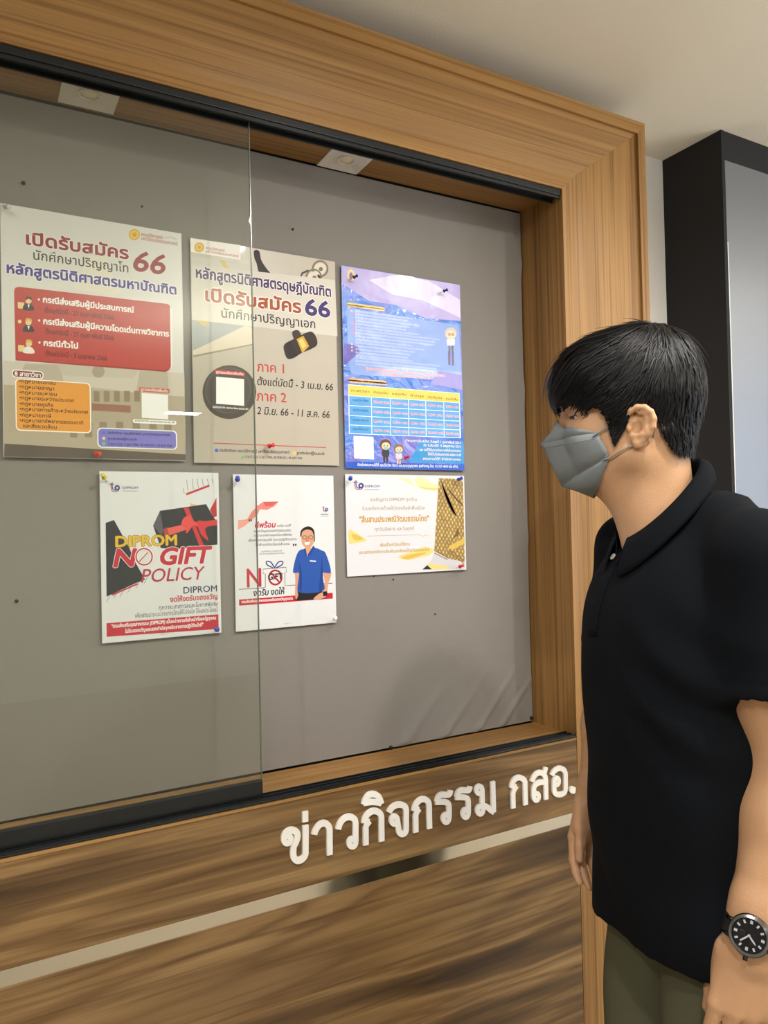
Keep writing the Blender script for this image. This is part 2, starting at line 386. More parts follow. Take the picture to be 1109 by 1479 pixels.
LET = [
 ((400,1140), [('r',(128,658),45,52),('s',[(84,640),(100,585),(148,545),(200,538),(248,562),(262,620),(245,690),(212,760),(206,850),(217,905),(265,942),(325,922),(364,870),(369,790),(370,600),(370,472)])]),
 ((400,1140), [('l',[(367,287),(367,428)])]),
 ((400,1140), [('s',[(486,597),(505,540),(550,475),(600,446),(650,455),(684,500),(690,560),(691,700),(693,868)])]),
 ((400,1140), [('s',[(806,527),(830,450),(880,387),(950,361),(1010,380),(1035,430),(1037,560),(1038,690)]),('r',(995,705),43,50)]),
 ((500,1130), [('s',[(226,285),(240,232),(280,172),(340,150),(400,168),(438,222),(456,282)]),('s',[(222,268),(340,252),(458,268)])]),
 ((500,1130), [('s',[(230,530),(233,490),(265,430),(320,385),(375,374),(430,400),(455,450),(458,560),(461,780)]),('b',[(226,515),(298,510)]),('l',[(300,506),(258,560),(248,600),(250,830)])]),
 ((500,1130), [('s',[(560,397),(590,342),(640,303),(700,290),(760,307),(786,355),(787,480),(787,610),(776,660),(735,682),(694,655),(682,590),(668,500)]),('r',(630,495),38,50)]),
 ((500,1130), [('s',[(895,370),(901,330),(930,270),(980,226),(1040,221),(1083,258),(1093,320),(1096,460),(1100,610)]),('b',[(892,355),(958,345)]),('l',[(962,342),(925,395),(914,440),(916,660)])]),
 ((610,1110), [('s',[(364,285),(350,335),(300,345),(240,345),(200,375),(182,440)]),('s',[(165,438),(280,440),(328,460),(342,520),(342,650)]),('r',(303,658),38,50)]),
 ((610,1110), [('s',[(624,232),(608,280),(560,285),(505,285),(465,315),(446,378)]),('s',[(430,376),(540,378),(588,400),(598,460),(598,585)]),('r',(563,592),36,50)]),
 ((610,1110), [('r',(745,278),37,47),('s',[(782,270),(784,380),(786,520)]),('r',(757,548),37,50),('s',[(790,500),(840,500),(885,540),(940,575)]),('l',[(924,165),(936,580)])]),
 ((725,1090), [('s',[(114,432),(119,390),(150,332),(200,300),(255,312),(289,350),(293,420),(300,665)]),('b',[(110,417),(175,412)]),('l',[(180,410),(145,465),(131,510),(135,708)])]),
 ((725,1090), [('s',[(384,357),(410,292),(450,247),(500,235),(543,257),(565,310),(570,430),(574,592)]),('l',[(570,160),(552,235)]),('s',[(562,366),(500,361),(440,387),(410,440),(406,545)]),('r',(440,555),34,46)]),
 ((725,1090), [('s',[(652,272),(680,217),(740,178),(800,190),(829,240),(832,340),(832,440),(820,495),(770,525),(710,519),(683,480),(680,365)]),('r',(711,350),32,44)]),
 ((725,1090), [('d',(927,465),45,50)]),
]
def to_panel(o, p):
    q = on_y(o[0]+p[0]*S8, o[1]+p[1]*S8, YL); return np.array([q[0], q[2]])
for o, items in LET:
    mb = MB()
    for ni, it in enumerate(items):
        y0, y1 = YL-.0045-ni*.00012, YL+.001
        if it[0] == 's': stroke(mb, spline([to_panel(o,p) for p in it[1]]), .0056, y0, y1, white_m)
        elif it[0] == 'l': stroke(mb, [to_panel(o,p) for p in it[1]], .0055, y0, y1, white_m)
        elif it[0] == 'b': stroke(mb, [to_panel(o,p) for p in it[1]], .0042, y0, y1, white_m)
        elif it[0] == 'r':
            c, rx, ry = it[1:]
            stroke(mb, [to_panel(o,(c[0]+rx*math.cos(t), c[1]+ry*math.sin(t))) for t in np.linspace(0,2*math.pi,24,endpoint=False)], .0052, y0, y1, white_m, True)
        elif it[0] == 'd':
            c, rx, ry = it[1:]
            q = [to_panel(o,(c[0]+rx*math.cos(t), c[1]+ry*math.sin(t))) for t in np.linspace(0,2*math.pi,20,endpoint=False)]
            mb.add([(p[0],y0,p[1]) for p in q]+[(p[0],y1,p[1]) for p in q], [tuple(range(20))]+[(k,20+k,20+(k+1)%20,(k+1)%20) for k in range(20)], white_m)
    mb.build('letter', sign)

# ------------------------------------------------------------ posters: paper sheets with flat printed layers
FONT_CACHE = {}; ISL = {}
def text_mesh(s, res=3):
    key = (s, res)
    if key in FONT_CACHE: return FONT_CACHE[key]
    c = bpy.data.curves.new('t', 'FONT'); c.body = s; c.resolution_u = res
    o = bpy.data.objects.new('t', c); col.objects.link(o)
    dg = bpy.context.evaluated_depsgraph_get()
    me = bpy.data.meshes.new_from_object(o.evaluated_get(dg))
    n = len(me.vertices); V = np.empty(n*3); me.vertices.foreach_get('co', V); V = V.reshape(-1, 3)[:, :2]
    F = [tuple(p.vertices) for p in me.polygons]
    bpy.data.objects.remove(o); bpy.data.curves.remove(c); bpy.data.meshes.remove(me)
    # a glyph's outline may cross itself: every face gets its own hair-thin layer
    flat = [q for f in F for q in f]; lay = [k % 5 for k, f in enumerate(F) for q in f]; st_ = 0; F2 = []
    for f in F: F2.append(tuple(range(st_, st_+len(f)))); st_ += len(f)
    V = V[flat] if len(flat) else V; F = F2; ISL[key] = np.array(lay if len(flat) else [0]*n)
    FONT_CACHE[key] = (V, F)
    return V, F
CAPH = {}
def cap_h(ch):
    if ch not in CAPH: V, F = text_mesh(ch); CAPH[ch] = V[:, 1].max()
    return CAPH[ch]
def homography(src, dst):
    A = []; B = []
    for (x, y), (u, v) in zip(src, dst):
        A.append([x, y, 1, 0, 0, 0, -u*x, -u*y]); B.append(u)
        A.append([0, 0, 0, x, y, 1, -v*x, -v*y]); B.append(v)
    h = np.linalg.solve(np.array(A, float), np.array(B, float))
    return np.append(h, 1).reshape(3, 3)
INKS = {}
def ink(r, g, b, rough=0.5):
    k = 'ink_%02x%02x%02x' % (r, g, b)
    return mat(k, rgb(r, g, b), rough, spec=.3)
STEP = 7e-6
class Poster:
    """corners: crop-pixel corners (TL,TR,BR,BL); the sheet lies flat on the fabric at (x0, ztop) with size w,h"""
    def __init__(s, name, label, x0, zt, w, h, corners, paper, group=None, y=YF-.0035, rot=0.0):
        s.t = thing(name, label, 'poster', V3(x0+w/2, y, zt-h), group)
        s.x0, s.zt, s.w, s.h, s.y, s.rot = x0, zt, w, h, y, rot
        s.H = homography(corners, [(0,0),(w,0),(w,-h),(0,-h)])
        s.layer = 1; s.parts = {}; s.order = []; s.boxes = []
        mb = MB(); q = [s.P(0,0), s.P(w,0), s.P(w,-h), s.P(0,-h)]
        b = [p+np.array([0,.0004,0]) for p in q]
        mb.add(q+b, [(0,3,2,1),(4,5,6,7),(0,1,5,4),(1,2,6,5),(2,3,7,6),(3,0,4,7)], paper); mb.build('paper_sheet', s.t)
    def P(s, u, v, k=0):
        c, n = math.cos(s.rot), math.sin(s.rot)
        return np.array([s.x0+u*c-v*n, s.y-k*STEP, s.zt+CZ+u*n+v*c])
    def lift(s, q, need=1):                # the lowest free layer above whatever is printed under these points
        q = np.array(q, float)[:, :2]; a0, b0 = q.min(0); a1, b1 = q.max(0); top = 3
        for (x0, y0, x1, y1, t) in s.boxes:
            if x0 < a1 and x1 > a0 and y0 < b1 and y1 > b0: top = max(top, t)
        s.layer = top+2; s.boxes.append((a0, b0, a1, b1, s.layer+need)); return s.layer
    def m(s, p):
        q = s.H@np.array([p[0], p[1], 1.0]); return q[:2]/q[2]
    def bucket(s, part):
        if part in ('stripe', 'heading', 'invitation_text', 'gold_strokes', 'date_text', 'footer_text'):
            s.nb = getattr(s, 'nb', 0)+1; part = part+'#%d' % s.nb
        if part not in s.parts: s.parts[part] = MB(); s.order.append(part)
        return s.parts[part]
    def poly(s, part, pts, ink_, local=False):
        q = [np.array(p) if local else s.m(p) for p in pts]; s.lift(q)
        area = sum(q[i][0]*q[(i+1) % len(q)][1]-q[(i+1) % len(q)][0]*q[i][1] for i in range(len(q)))
        if area < 0: q = q[::-1]
        s.bucket(part).add([s.P(u, v, s.layer) for u, v in q], [tuple(range(len(q)))], ink_)
    def rrect(s, part, quad, r, ink_):       # quad TL,TR,BR,BL crop px; r in crop px
        a = s.m(quad[0]); b = s.m(quad[2]); k = abs(s.m((quad[0][0]+10, quad[0][1]))[0]-a[0])/10
        u0, u1, v1, v0 = a[0], b[0], a[1], b[1]; R = r*k; pts = []
        for cx, cy, a0 in ((u1-R,v1-R,0),(u0+R,v1-R,90),(u0+R,v0+R,180),(u1-R,v0+R,270)):
            for j in range(6):
                t = math.radians(a0+j*18); pts.append((cx+R*math.cos(t), cy+R*math.sin(t)))
        s.poly(part, pts, ink_, True)
    def disc(s, part, c, r, ink_, ry=None, n=24):
        s.poly(part, [(c[0]+r*math.cos(2*math.pi*i/n), c[1]+(ry or r)*math.sin(2*math.pi*i/n)) for i in range(n)], ink_)
    def blob(s, part, pts, ink_, n=5):
        s.poly(part, [tuple(p) for p in spline(pts, n, True)], ink_)
    def line(s, part, pts, wpx, ink_, closed=False):
        q = [s.m(p) for p in pts]; k = abs(s.m((pts[0][0]+10, pts[0][1]))[0]-q[0][0])/10*wpx/2
        s.lift(q+[q[0]+k, q[0]-k], 4); mb = s.bucket(part); tmp = MB(); stroke(tmp, q, k, 0, 0, ink_, closed)
        K = len(pts); V = [s.P(p[0], p[2], s.layer+3*(i//4)/K) for i, p in enumerate(tmp.v)]
        fs = [(4*i, 4*i+1, 4*((i+1) % K)+1, 4*((i+1) % K)) for i in range(K if closed else K-1)]
        mb.add(V, fs, ink_)
    def text(s, part, body, p0, p1, hpx, ink_, bold=0.0, skew=0.0, outline=None, ref='ก', res=3):
        a = s.m(p0); b = s.m(p1); top = s.m((p0[0], p0[1]-hpx)); hh = top[1]-a[1]
        V, F = text_mesh(body, res)
        if not len(F): return
        x0, x1 = V[:, 0].min(), V[:, 0].max(); k = hh/cap_h(ref); kx = (b[0]-a[0])/(x1-x0)
        vb = (a[1]+b[1])/2
        U = (V[:, 0]-x0)*kx+a[0]; W = V[:, 1]*k+vb; U = U+(W-vb)*skew
        s.lift([(U.min(), W.min()), (U.max(), W.max())], 20 if outline else (10 if bold > 0 else 1)); lay = s.layer
        mb0 = s.bucket(part)
        for w_, col_ in ((outline[0], outline[1]) if outline else (None, None),) + ((bold, ink_),):
            if col_ is None: continue
            mb = mb0
            offs = [(0, 0)] if w_ <= 0 else [(w_*hh*math.cos(t), w_*hh*math.sin(t)) for t in np.linspace(0, 2*math.pi, 8 if w_ > .04 else 4, endpoint=False)]+[(0, 0)]
            for du, dv in offs:
                mb.add([s.P(u+du, v+dv, lay+.24*e) for u, v, e in zip(U, W, ISL[(body, res)])], F, col_); lay += 1
    def finish(s):
        for k in s.order: s.parts[k].build(k.split('#')[0], s.t)

def pushpin(px, py, label, color, tilt=(-.3, -1, .1), y=YF-.0045, clear=False, scale=1.0):
    p = on_y(px, py, YF-.014)
    p = on_y(px, py, y-.012)
    t = thing('push_pin', label, 'pin', p)
    m_ = mat('pin_plastic_%02x%02x%02x' % color, rgb(*color), .25)
    if clear: m_ = mat('pin_clear_plastic', rgb(200, 200, 196), .15, spec=.8)
    ax = -np.array(tilt, float); ax /= np.linalg.norm(ax); ax = -ax; q = scale
    # needle tip is buried in the fabric
    base = p
    mb = MB(); mb.lathe(base, ax, [(.0046*q,-.003*q),(.0050*q,-.0022*q),(.0044*q,-.0008*q),(.0027*q,.001*q),(.0026*q,.005*q),(.0040*q,.0072*q),(.0040*q,.0088*q),(.0028*q,.0095*q)], m_, 16)
    mb.build('head', t, smooth=True)
    tip = base-ax*(.0028*q); end = base-ax*((base[1]-YF-.003)/(-ax[1]) if abs(ax[1]) > .1 else -.01)
    end = base-ax*(abs((YF+.002-base[1])/ax[1]))
    mb = MB(); mb.tube([tip, end], .0006, mat('pin_steel', rgb(190,190,190), .25, 1.0), 6); mb.build('needle', t)

WHITE = ink(246, 246, 244); DARK = ink(38, 34, 36)
# --- poster 1: law faculty master's announcement
pap1 = mat('poster_paper_pale', rgb(218, 216, 211), .38, noise=(7, .05, 3), coat=.15)
p = Poster('announcement_poster', 'large pale Thai poster with red panel and orange list, leftmost in top row', .0560, .5445, .2975, .4195,
           [(-2,40),(968,222),(984,1430),(-6,1403)], pap1)
bg1 = ink(208,200,186); bg2 = ink(188,178,160); bg3 = ink(170,158,140); bg4 = ink(150,134,112)
p.poly('building_picture', [(0,880),(980,960),(984,1428),(-4,1402)], bg1)
p.poly('building_picture', [(390,500),(440,400),(470,330),(560,330),(600,430),(640,520),(600,540),(400,505)], ink(226,220,204))
p.poly('building_picture', [(120,900),(310,905),(330,1010),(720,1060),(740,945),(890,950),(900,1180),(984,1200),(984,1428),(-4,1402),(0,1120)], bg2)
p.poly('building_picture', [(300,905),(530,860),(735,945),(700,985),(320,965)], ink(200,192,176))
p.disc('building_picture', (518,945), 34, bg3)
p.poly('building_picture', [(0,1010),(480,1040),(980,1085),(984,1428),(-4,1402)], ink(180,168,146))
for x in (490, 545, 600, 655, 710): p.poly('building_picture', [(x,1050),(x+32,1052),(x+32,1110),(x,1108)], bg4)
for x in (360, 440, 520, 610, 700, 790, 870): p.poly('building_picture', [(x,1215),(x+40,1218),(x+40,1300),(x,1298)], bg4)
p.poly('building_picture', [(480,1115),(690,1130),(690,1168),(480,1155)], ink(158,112,92))
p.poly('building_picture', [(0,1330),(984,1395),(984,1428),(-4,1402)], ink(96,84,74))
p.disc('seal', (718,222), 30, ink(222,178,64)); p.disc('seal', (718,222), 22, ink(236,200,96)); p.disc('seal', (718,222), 12, ink(214,164,52))
p.text('faculty_name', 'คณะนิติศาสตร์', (755,231), (868,247), 14, ink(176,70,60), .02)
p.text('faculty_name', 'มหาวิทยาลัยธรรมศาสตร์', (755,254), (948,280), 14, ink(176,70,60), .02)
p.line('faculty_name', [(872,240),(900,244),(912,236),(925,246),(945,252)], 3, ink(170,160,140))
RED1 = ink(150,42,50); PUR = ink(72,52,146)
p.text('heading', 'เปิดรับสมัคร', (138,262), (684,348), 50, RED1, .07, outline=(.13, WHITE))
p.text('heading', 'นักศึกษาปริญญาโท', (174,345), (684,418), 38, ink(52,44,50), .015)
p.text('heading', '66', (705,412), (872,430), 105, RED1, .035, .25, ref='6')
p.text('heading', 'หลักสูตรนิติศาสตรมหาบัณฑิต', (30,412), (938,540), 43, PUR, .065, outline=(.14, WHITE))
p.rrect('red_panel', [(78,495),(918,605),(918,935),(78,880)], 28, ink(240,236,232))
p.poly('red_panel', [(66,510),(72,492),(92,486),(890,590),(905,600),(908,925),(895,946),(880,950),(68,876)], ink(190,62,58))
p.poly('red_panel', [(68,876),(880,942),(900,935),(880,952),(68,880)], ink(158,44,44))
for (x, y, b1, b2, ex, ey) in ((195,560,'กรณีส่งเสริมผู้มีประสบการณ์','ตั้งแต่บัดนี้ - 27 กุมภาพันธ์ 2566',(712,633),(604,668)),
                       (195,672,'กรณีส่งเสริมผู้มีความโดดเด่นทางวิชาการ','ตั้งแต่บัดนี้ - 27 กุมภาพันธ์ 2566',(898,766),(604,778)),
                       (195,790,'กรณีทั่วไป','ตั้งแต่บัดนี้ - 3 เมษายน 2566',(408,822),(566,886))):
    p.disc('red_panel_text', (x+5,y-4), 6, WHITE)
    p.text('red_panel_text', b1, (223,y+12), ex, 24, WHITE, .07)
    p.text('red_panel_text', b2, (232,y+68), ey, 20, ink(120,26,34), .05)
for (x, y) in ((130,575), (128,690), (128,805)):
    p.rrect('icon', [(x-45,y-8),(x-10,y-4),(x-10,y+30),(x-45,y+27)], 3, ink(236,214,150)) if y != 690 else p.disc('icon', (x-34,y-18), 10, ink(240,220,150))
    p.blob('icon', [(x-15,y+35),(x-12,y+10),(x+10,y),(x+35,y+12),(x+42,y+38)], ink(58,52,60) if y < 750 else ink(240,236,230))
    p.disc('icon', (x+14,y-14), 17, ink(240,206,164)); p.blob('icon', [(x-2,y-16),(x,y-32),(x+14,y-36),(x+30,y-30),(x+31,y-16),(x+14,y-24)], ink(70,50,44) if y < 600 else ink(226,180,80))
    p.poly('icon', [(x+8,y+6),(x+20,y+7),(x+14,y+28)], WHITE)
p.rrect('list_panel', [(64,975),(476,1005),(476,1278),(64,1250)], 26, ink(250,244,232)); p.rrect('list_panel', [(70,981),(470,1010),(470,1272),(70,1246)], 22, ink(232,158,62))
p.rrect('list_title', [(46,927),(220,945),(220,985),(46,970)], 22, WHITE); p.rrect('list_title', [(52,933),(214,950),(214,979),(52,965)], 17, ink(136,40,52))
p.text('list_title', '8 สาขาวิชา', (62,962), (204,972), 18, WHITE, .05)
for i, (b_, xe) in enumerate((('•กฎหมายเอกชน',284),('•กฎหมายอาญา',276),('•กฎหมายมหาชน',290),('•กฎหมายระหว่างประเทศ',382),('•กฎหมายธุรกิจ',270),('•กฎหมายการค้าระหว่างประเทศ',458),('•กฎหมายภาษี',258),('•กฎหมายทรัพยากรธรรมชาติ',432),(' และสิ่งแวดล้อม',288))):
    y = 1003+i*30; x0 = 86 if i < 8 else 104
    p.text('list_text', b_, (x0,y), (xe,y+(xe-x0)*.045), 15, ink(60,38,30), .03, res=2)
p.poly('web_tag', [(738,1032),(900,1044),(900,1066),(738,1054)], ink(206,74,58)); p.text('web_tag', 'ดูรายละเอียดเพิ่มเติม', (745,1050), (893,1061), 12, WHITE, .03, res=2)
p.poly('blank_square', [(750,1062),(892,1074),(892,1206),(750,1196)], WHITE)
p.rrect('web_address', [(702,1202),(936,1222),(936,1236),(702,1216)], 9, WHITE); p.text('web_address', 'สมัครทาง www.law.tu.ac.th', (712,1214), (926,1229), 9, DARK, .02, res=2)
p.rrect('contact_panel', [(508,1246),(940,1272),(940,1370),(508,1346)], 26, WHITE); p.rrect('contact_panel', [(514,1252),(934,1277),(934,1365),(514,1341)], 22, ink(128,124,206))
for j, (b_, xe) in enumerate((('บัณฑิตศึกษา คณะนิติศาสตร์ มหาวิทยาลัยธรรมศาสตร์',902),('gradtulaw@tu.ac.th',722),('0 2613 2123, 0 2613 2906, 08 0928 3011, 09 6293 9244',914))):
    p.text('contact_text', b_, (565,1282+j*30), (xe,1282+j*30+(xe-565)*.04), 11, ink(36,30,70), .03, res=2)
    p.disc('contact_text', (543,1275+j*30), 9, (ink(90,110,220), ink(240,200,120), ink(120,200,110))[j])
p.finish()

# --- poster 2: doctoral announcement with gavel
pap2 = mat('poster_paper_beige', rgb(184, 175, 159), .36, noise=(6, .08, 3), coat=.15)
p = Poster('announcement_poster', 'beige Thai poster with a wooden gavel and handcuffs, second in top row', .3695, .5400, .2965, .4180,
           [(55,48),(915,210),(937,1408),(82,1388)], pap2)
p.poly('desk_picture', [(62,160),(370,200),(470,300),(400,420),(66,540)], ink(206,202,194)); p.poly('desk_picture', [(66,540),(120,545),(410,575),(250,650),(72,722)], ink(160,164,166))
p.poly('desk_picture', [(72,725),(385,580),(438,600),(436,690),(74,760)], ink(214,204,182)); p.poly('desk_picture', [(74,752),(436,686),(437,694),(74,764)], ink(150,138,116))
p.poly('desk_picture', [(85,543),(170,550),(148,582)], ink(196,170,84)); p.poly('desk_picture', [(230,185),(262,190),(290,240),(262,236)], ink(206,186,110))
p.blob('pen', [(436,140),(452,130),(470,142),(480,190),(510,240),(545,286),(520,300),(470,270),(452,210),(440,180)], ink(50,42,40))
for c in ((828,250),(790,300)):
    p.line('handcuffs', [(c[0]+44*math.cos(t), c[1]+46*math.sin(t)) for t in np.linspace(0,6.28,24,endpoint=False)], 9, ink(120,106,78), True)
    p.disc('handcuffs', c, 34, ink(216,210,196)); p.disc('handcuffs', (c[0]+4,c[1]+2), 12, ink(120,110,90))
p.line('handcuffs', [(708,316),(722,275),(760,258)], 10, ink(60,54,50)); p.line('handcuffs', [(815,285),(840,335)], 14, ink(60,54,50))
p.poly('title_band', [(63,210),(915,318),(928,650),(68,540)], ink(214,208,196))
p.poly('logo_band', [(56,52),(356,100),(358,188),(60,135)], ink(244,240,234))
p.disc('seal', (110,108), 30, ink(222,178,64)); p.disc('seal', (110,108), 20, ink(238,204,110)); p.disc('seal', (110,108), 10, ink(214,164,52))
p.text('faculty_name', 'คณะนิติศาสตร์', (152,122), (262,137), 13, ink(176,80,60), .02, res=2); p.text('faculty_name', 'มหาวิทยาลัยธรรมศาสตร์', (148,143), (346,170), 13, ink(176,80,60), .02, res=2)
p.text('heading', 'หลักสูตรนิติศาสตรดุษฎีบัณฑิต', (92,292), (890,414), 50, ink(74,44,96), .055, outline=(.12, WHITE))
p.text('heading', 'เปิดรับสมัคร', (150,432), (714,505), 60, ink(168,82,44), .07, outline=(.16, WHITE))
p.text('heading', '66', (742,520), (884,536), 92, ink(62,46,110), .05, ref='6', outline=(.09, WHITE))
p.text('heading', 'นักศึกษาปริญญาเอก', (244,532), (798,598), 42, DARK, .015)
p.blob('gavel', [(664,620),(700,612),(720,660),(700,690),(672,660)], ink(62,48,38))
p.blob('gavel', [(612,720),(620,690),(660,668),(700,650),(740,628),(780,622),(806,660),(808,700),(770,725),(720,745),(670,775),(632,776)], ink(52,38,32))
p.blob('gavel', [(628,700),(648,676),(668,700),(690,760),(652,775),(630,740)], ink(40,30,28)); p.poly('gavel', [(688,664),(728,644),(762,706),(722,746)], ink(206,166,60)); p.poly('gavel', [(700,672),(722,660),(745,702),(724,722)], ink(236,204,110))
p.disc('sound_block', (290,972), 160, ink(72,66,60)); p.disc('sound_block', (284,962), 138, ink(90,84,78)); p.disc('sound_block', (284,962), 128, ink(76,70,66))
p.poly('web_tag', [(206,838),(380,856),(380,880),(206,862)], ink(206,60,52)); p.text('web_tag', 'ดูรายละเอียดเพิ่มเติม', (212,858), (374,875), 12, WHITE, .03, res=2)
p.poly('blank_square', [(212,880),(378,896),(378,1054),(212,1040)], WHITE)
p.text('web_address', 'สมัครทาง www.law.tu.ac.th', (192,1062), (402,1080), 10, WHITE, .04, res=2)
RD2 = ink(190,58,52)
p.text('date_text', 'ภาค 1', (455,850), (614,864), 44, RD2, .02); p.text('date_text', 'ตั้งแต่บัดนี้ - 3 เม.ย. 66', (455,936), (900,962), 34, DARK, .02, .12)
p.text('date_text', 'ภาค 2', (452,1024), (628,1034), 44, RD2, .02); p.text('date_text', '2 มิ.ย. 66 - 11 ส.ค. 66', (455,1104), (880,1128), 34, DARK, .02, .12)
p.line('rule', [(196,1273),(860,1302)], 5, RD2)
p.text('contact_text', 'บัณฑิตศึกษา คณะนิติศาสตร์ มหาวิทยาลัยธรรมศาสตร์', (232,1322), (646,1338), 14, DARK, .03, res=2); p.text('contact_text', 'gradtulaw@tu.ac.th', (688,1340), (850,1344), 14, DARK, .03, res=2)
p.text('contact_text', '0 2613 2123, 0 2613 2906, 08 0928 3011, 09 6293 9244', (384,1360), (720,1370), 11, DARK, .03, res=2)
p.disc('contact_text', (215,1316), 11, ink(70,90,200)); p.disc('contact_text', (675,1334), 12, ink(236,190,110)); p.disc('contact_text', (370,1358), 9, ink(110,190,90))
p.finish()

# --- poster 3: glossy blue poster
pm = bpy.data.materials.new('poster_paper_glossy_blue'); pm.use_nodes = True
N = pm.node_tree.nodes; L = pm.node_tree.links; b = N['Principled BSDF']
g = N.new('ShaderNodeNewGeometry')
n1 = N.new('ShaderNodeTexNoise'); n1.inputs['Scale'].default_value = 9; n1.inputs['Detail'].default_value = 2; L.new(g.outputs['Position'], n1.inputs['Vector'])
cr = N.new('ShaderNodeValToRGB'); cr.color_ramp.elements[0].position = .3; cr.color_ramp.elements[0].color = rgb(40,96,196)
cr.color_ramp.elements[1].position = .7; cr.color_ramp.elements[1].color = rgb(120,120,206); e = cr.color_ramp.elements.new(.5); e.color = rgb(74,130,222)
L.new(n1.outputs['Fac'], cr.inputs[0]); L.new(cr.outputs[0], b.inputs['Base Color'])
b.inputs['Roughness'].default_value = .3; b.inputs['Coat Weight'].default_value = .6; b.inputs['Coat Roughness'].default_value = .12
n2 = N.new('ShaderNodeTexNoise'); n2.inputs['Scale'].default_value = 16; n2.inputs['Detail'].default_value = 3; n2.inputs['Distortion'].default_value = 1.5; L.new(g.outputs['Position'], n2.inputs['Vector'])
bp = N.new('ShaderNodeBump'); bp.inputs['Distance'].default_value = .006; L.new(n2.outputs['Fac'], bp.inputs['Height'])
L.new(bp.outputs['Normal'], b.inputs['Normal']); L.new(bp.outputs['Normal'], b.inputs['Coat Normal'])
def gink(r, g_, b_):
    return mat('gloss_ink_%02x%02x%02x' % (r, g_, b_), rgb(r, g_, b_), .3, coat=.5, bump=(16, .004, 2))
p = Poster('announcement_poster', 'glossy blue poster with a yellow-headed price table, rightmost in top row', .6800, .5350, .2965, .4180,
           [(58,60),(850,200),(865,1435),(75,1412)], pm)
p.poly('lavender_wave', [(60,62),(850,201),(853,440),(620,420),(420,330),(240,300),(60,180)], gink(176,164,222))
p.poly('lavender_wave', [(240,160),(420,130),(640,170),(848,300),(850,420),(600,300),(400,260)], gink(214,206,240))
p.poly('text_panel', [(95,345),(840,470),(852,810),(700,830),(120,790),(96,700)], gink(128,160,226))
p.poly('text_panel', [(70,580),(160,600),(180,640),(73,730)], gink(84,72,176)); p.poly('text_panel', [(700,770),(853,800),(858,900),(640,860)], gink(112,96,190))
p.disc('emblem', (123,128), 24, gink(230,206,120), ry=42); p.disc('emblem', (123,132), 12, gink(120,80,150), ry=24)
p.rrect('title_pill', [(92,308),(345,348),(345,372),(92,338)], 14, gink(244,196,90))
p.text('body_text', 'คุณสมบัติผู้สมัคร', (104,334), (200,347), 12, ink(80,70,60), .02, res=2)
rr = random.Random(4)
for j in range(18):
    y = 372+j*22; xe = 470+rr.random()*260
    lines = ['สำเร็จการศึกษาระดับปริญญาตรีหรือเทียบเท่าจากสถาบันการศึกษา','ผู้สมัครต้องมีคุณสมบัติครบถ้วนตามประกาศของมหาวิทยาลัย','หลักฐานการสมัครและเอกสารประกอบการพิจารณา']
    p.text('body_text', lines[j % 3], (150,y), (xe,y+(xe-150)*.15*(1-j/22)), 11, gink(214,222,246), .01, res=1)
    if j in (0,1,3,4,5,6,7,10,11,12): p.disc('bullet', (125 if j in (0,10,11,12) else 140, y-5), 6, gink(250,196,150) if j in (0,10,11,12) else gink(230,110,160))
p.text('notice_text', 'ผู้สมัครสามารถเลือกสมัครได้มากกว่าหนึ่งสาขาวิชา และต้องชำระค่าสมัครแยก', (218,765), (738,808), 14, gink(214,60,110), .03, outline=(.12, WHITE), res=2)
p.text('notice_text', 'กำหนดการสมัคร ปีการศึกษา 2566 รอบที่หนึ่ง', (318,798), (645,826), 14, gink(214,60,110), .03, outline=(.12, WHITE), res=2)
p.rrect('table_title', [(98,812),(356,838),(356,866),(98,842)], 17, gink(246,178,96)); p.text('table_title', 'ค่าสมัครสอบ 1,500 บาท (รายละเอียด)', (110,838), (342,858), 14, DARK, .02, res=2)
p.poly('price_table', [(98,855),(838,922),(845,1220),(100,1184)], WHITE)
p.poly('price_table', [(101,859),(836,925),(838,985),(102,928)], gink(236,206,80))
xs5 = [102,252,377,498,613,733,838]; ys5 = [(930,990),(996,1052),(1062,1112),(1124,1164),(1182,1220)]
for i in range(6):
    for j in range(4):
        def yy(x, jj):
            a, c = [(930,986),(996,1046),(1062,1108),(1125,1166),(1182,1218)][jj]; return a+(c-a)*(x-102)/736
        x0, x1 = xs5[i]+2, xs5[i+1]-2
        p.poly('price_table', [(x0,yy(x0,j)+2),(x1,yy(x1,j)+2),(x1,yy(x1,j+1)-2),(x0,yy(x0,j+1)-2)], gink(84,164,228))
        if i:
            xc = x0+12; yb = (yy(x0,j)+yy(x0,j+1))/2+8
            p.text('price_text', ['15,000','20,000','12,500','8,000','6,500','7,500'][(i+j) % 6]+' บาท', (xc,yb), (x1-6,yb+6), 15, gink(220,90,120), .05, outline=(.13, WHITE), ref='1', res=1)
        else:
            yb = (yy(x0,j)+yy(x0,j+1))/2+4; p.text('row_text', ['รายวิชาชีพ','รายวิชาภาคบังคับ','รายวิชาสมทบ','รวมทั้งหมด'][j], (x0+24,yb), (x1-20,yb+6), 12, ink(30,60,110), .02, res=2)
    yb = 905+i*12; p.text('header_text', ['ภาควิชา','ค่าธรรมเนียม','หน่วยกิต','ค่าบำรุง','ประกันภัย','รวมทั้งสิ้น'][i], (xs5[i]+14,yb), (xs5[i+1]-14,yb+6), 12, ink(90,80,40), .02, res=2)
p.poly('bottom_band', [(76,1368),(864,1396),(865,1434),(75,1411)], gink(38,90,200))
p.poly('blank_square', [(130,1198),(262,1206),(264,1355),(133,1347)], WHITE)
CF_ = ['cartoon_figure#0']
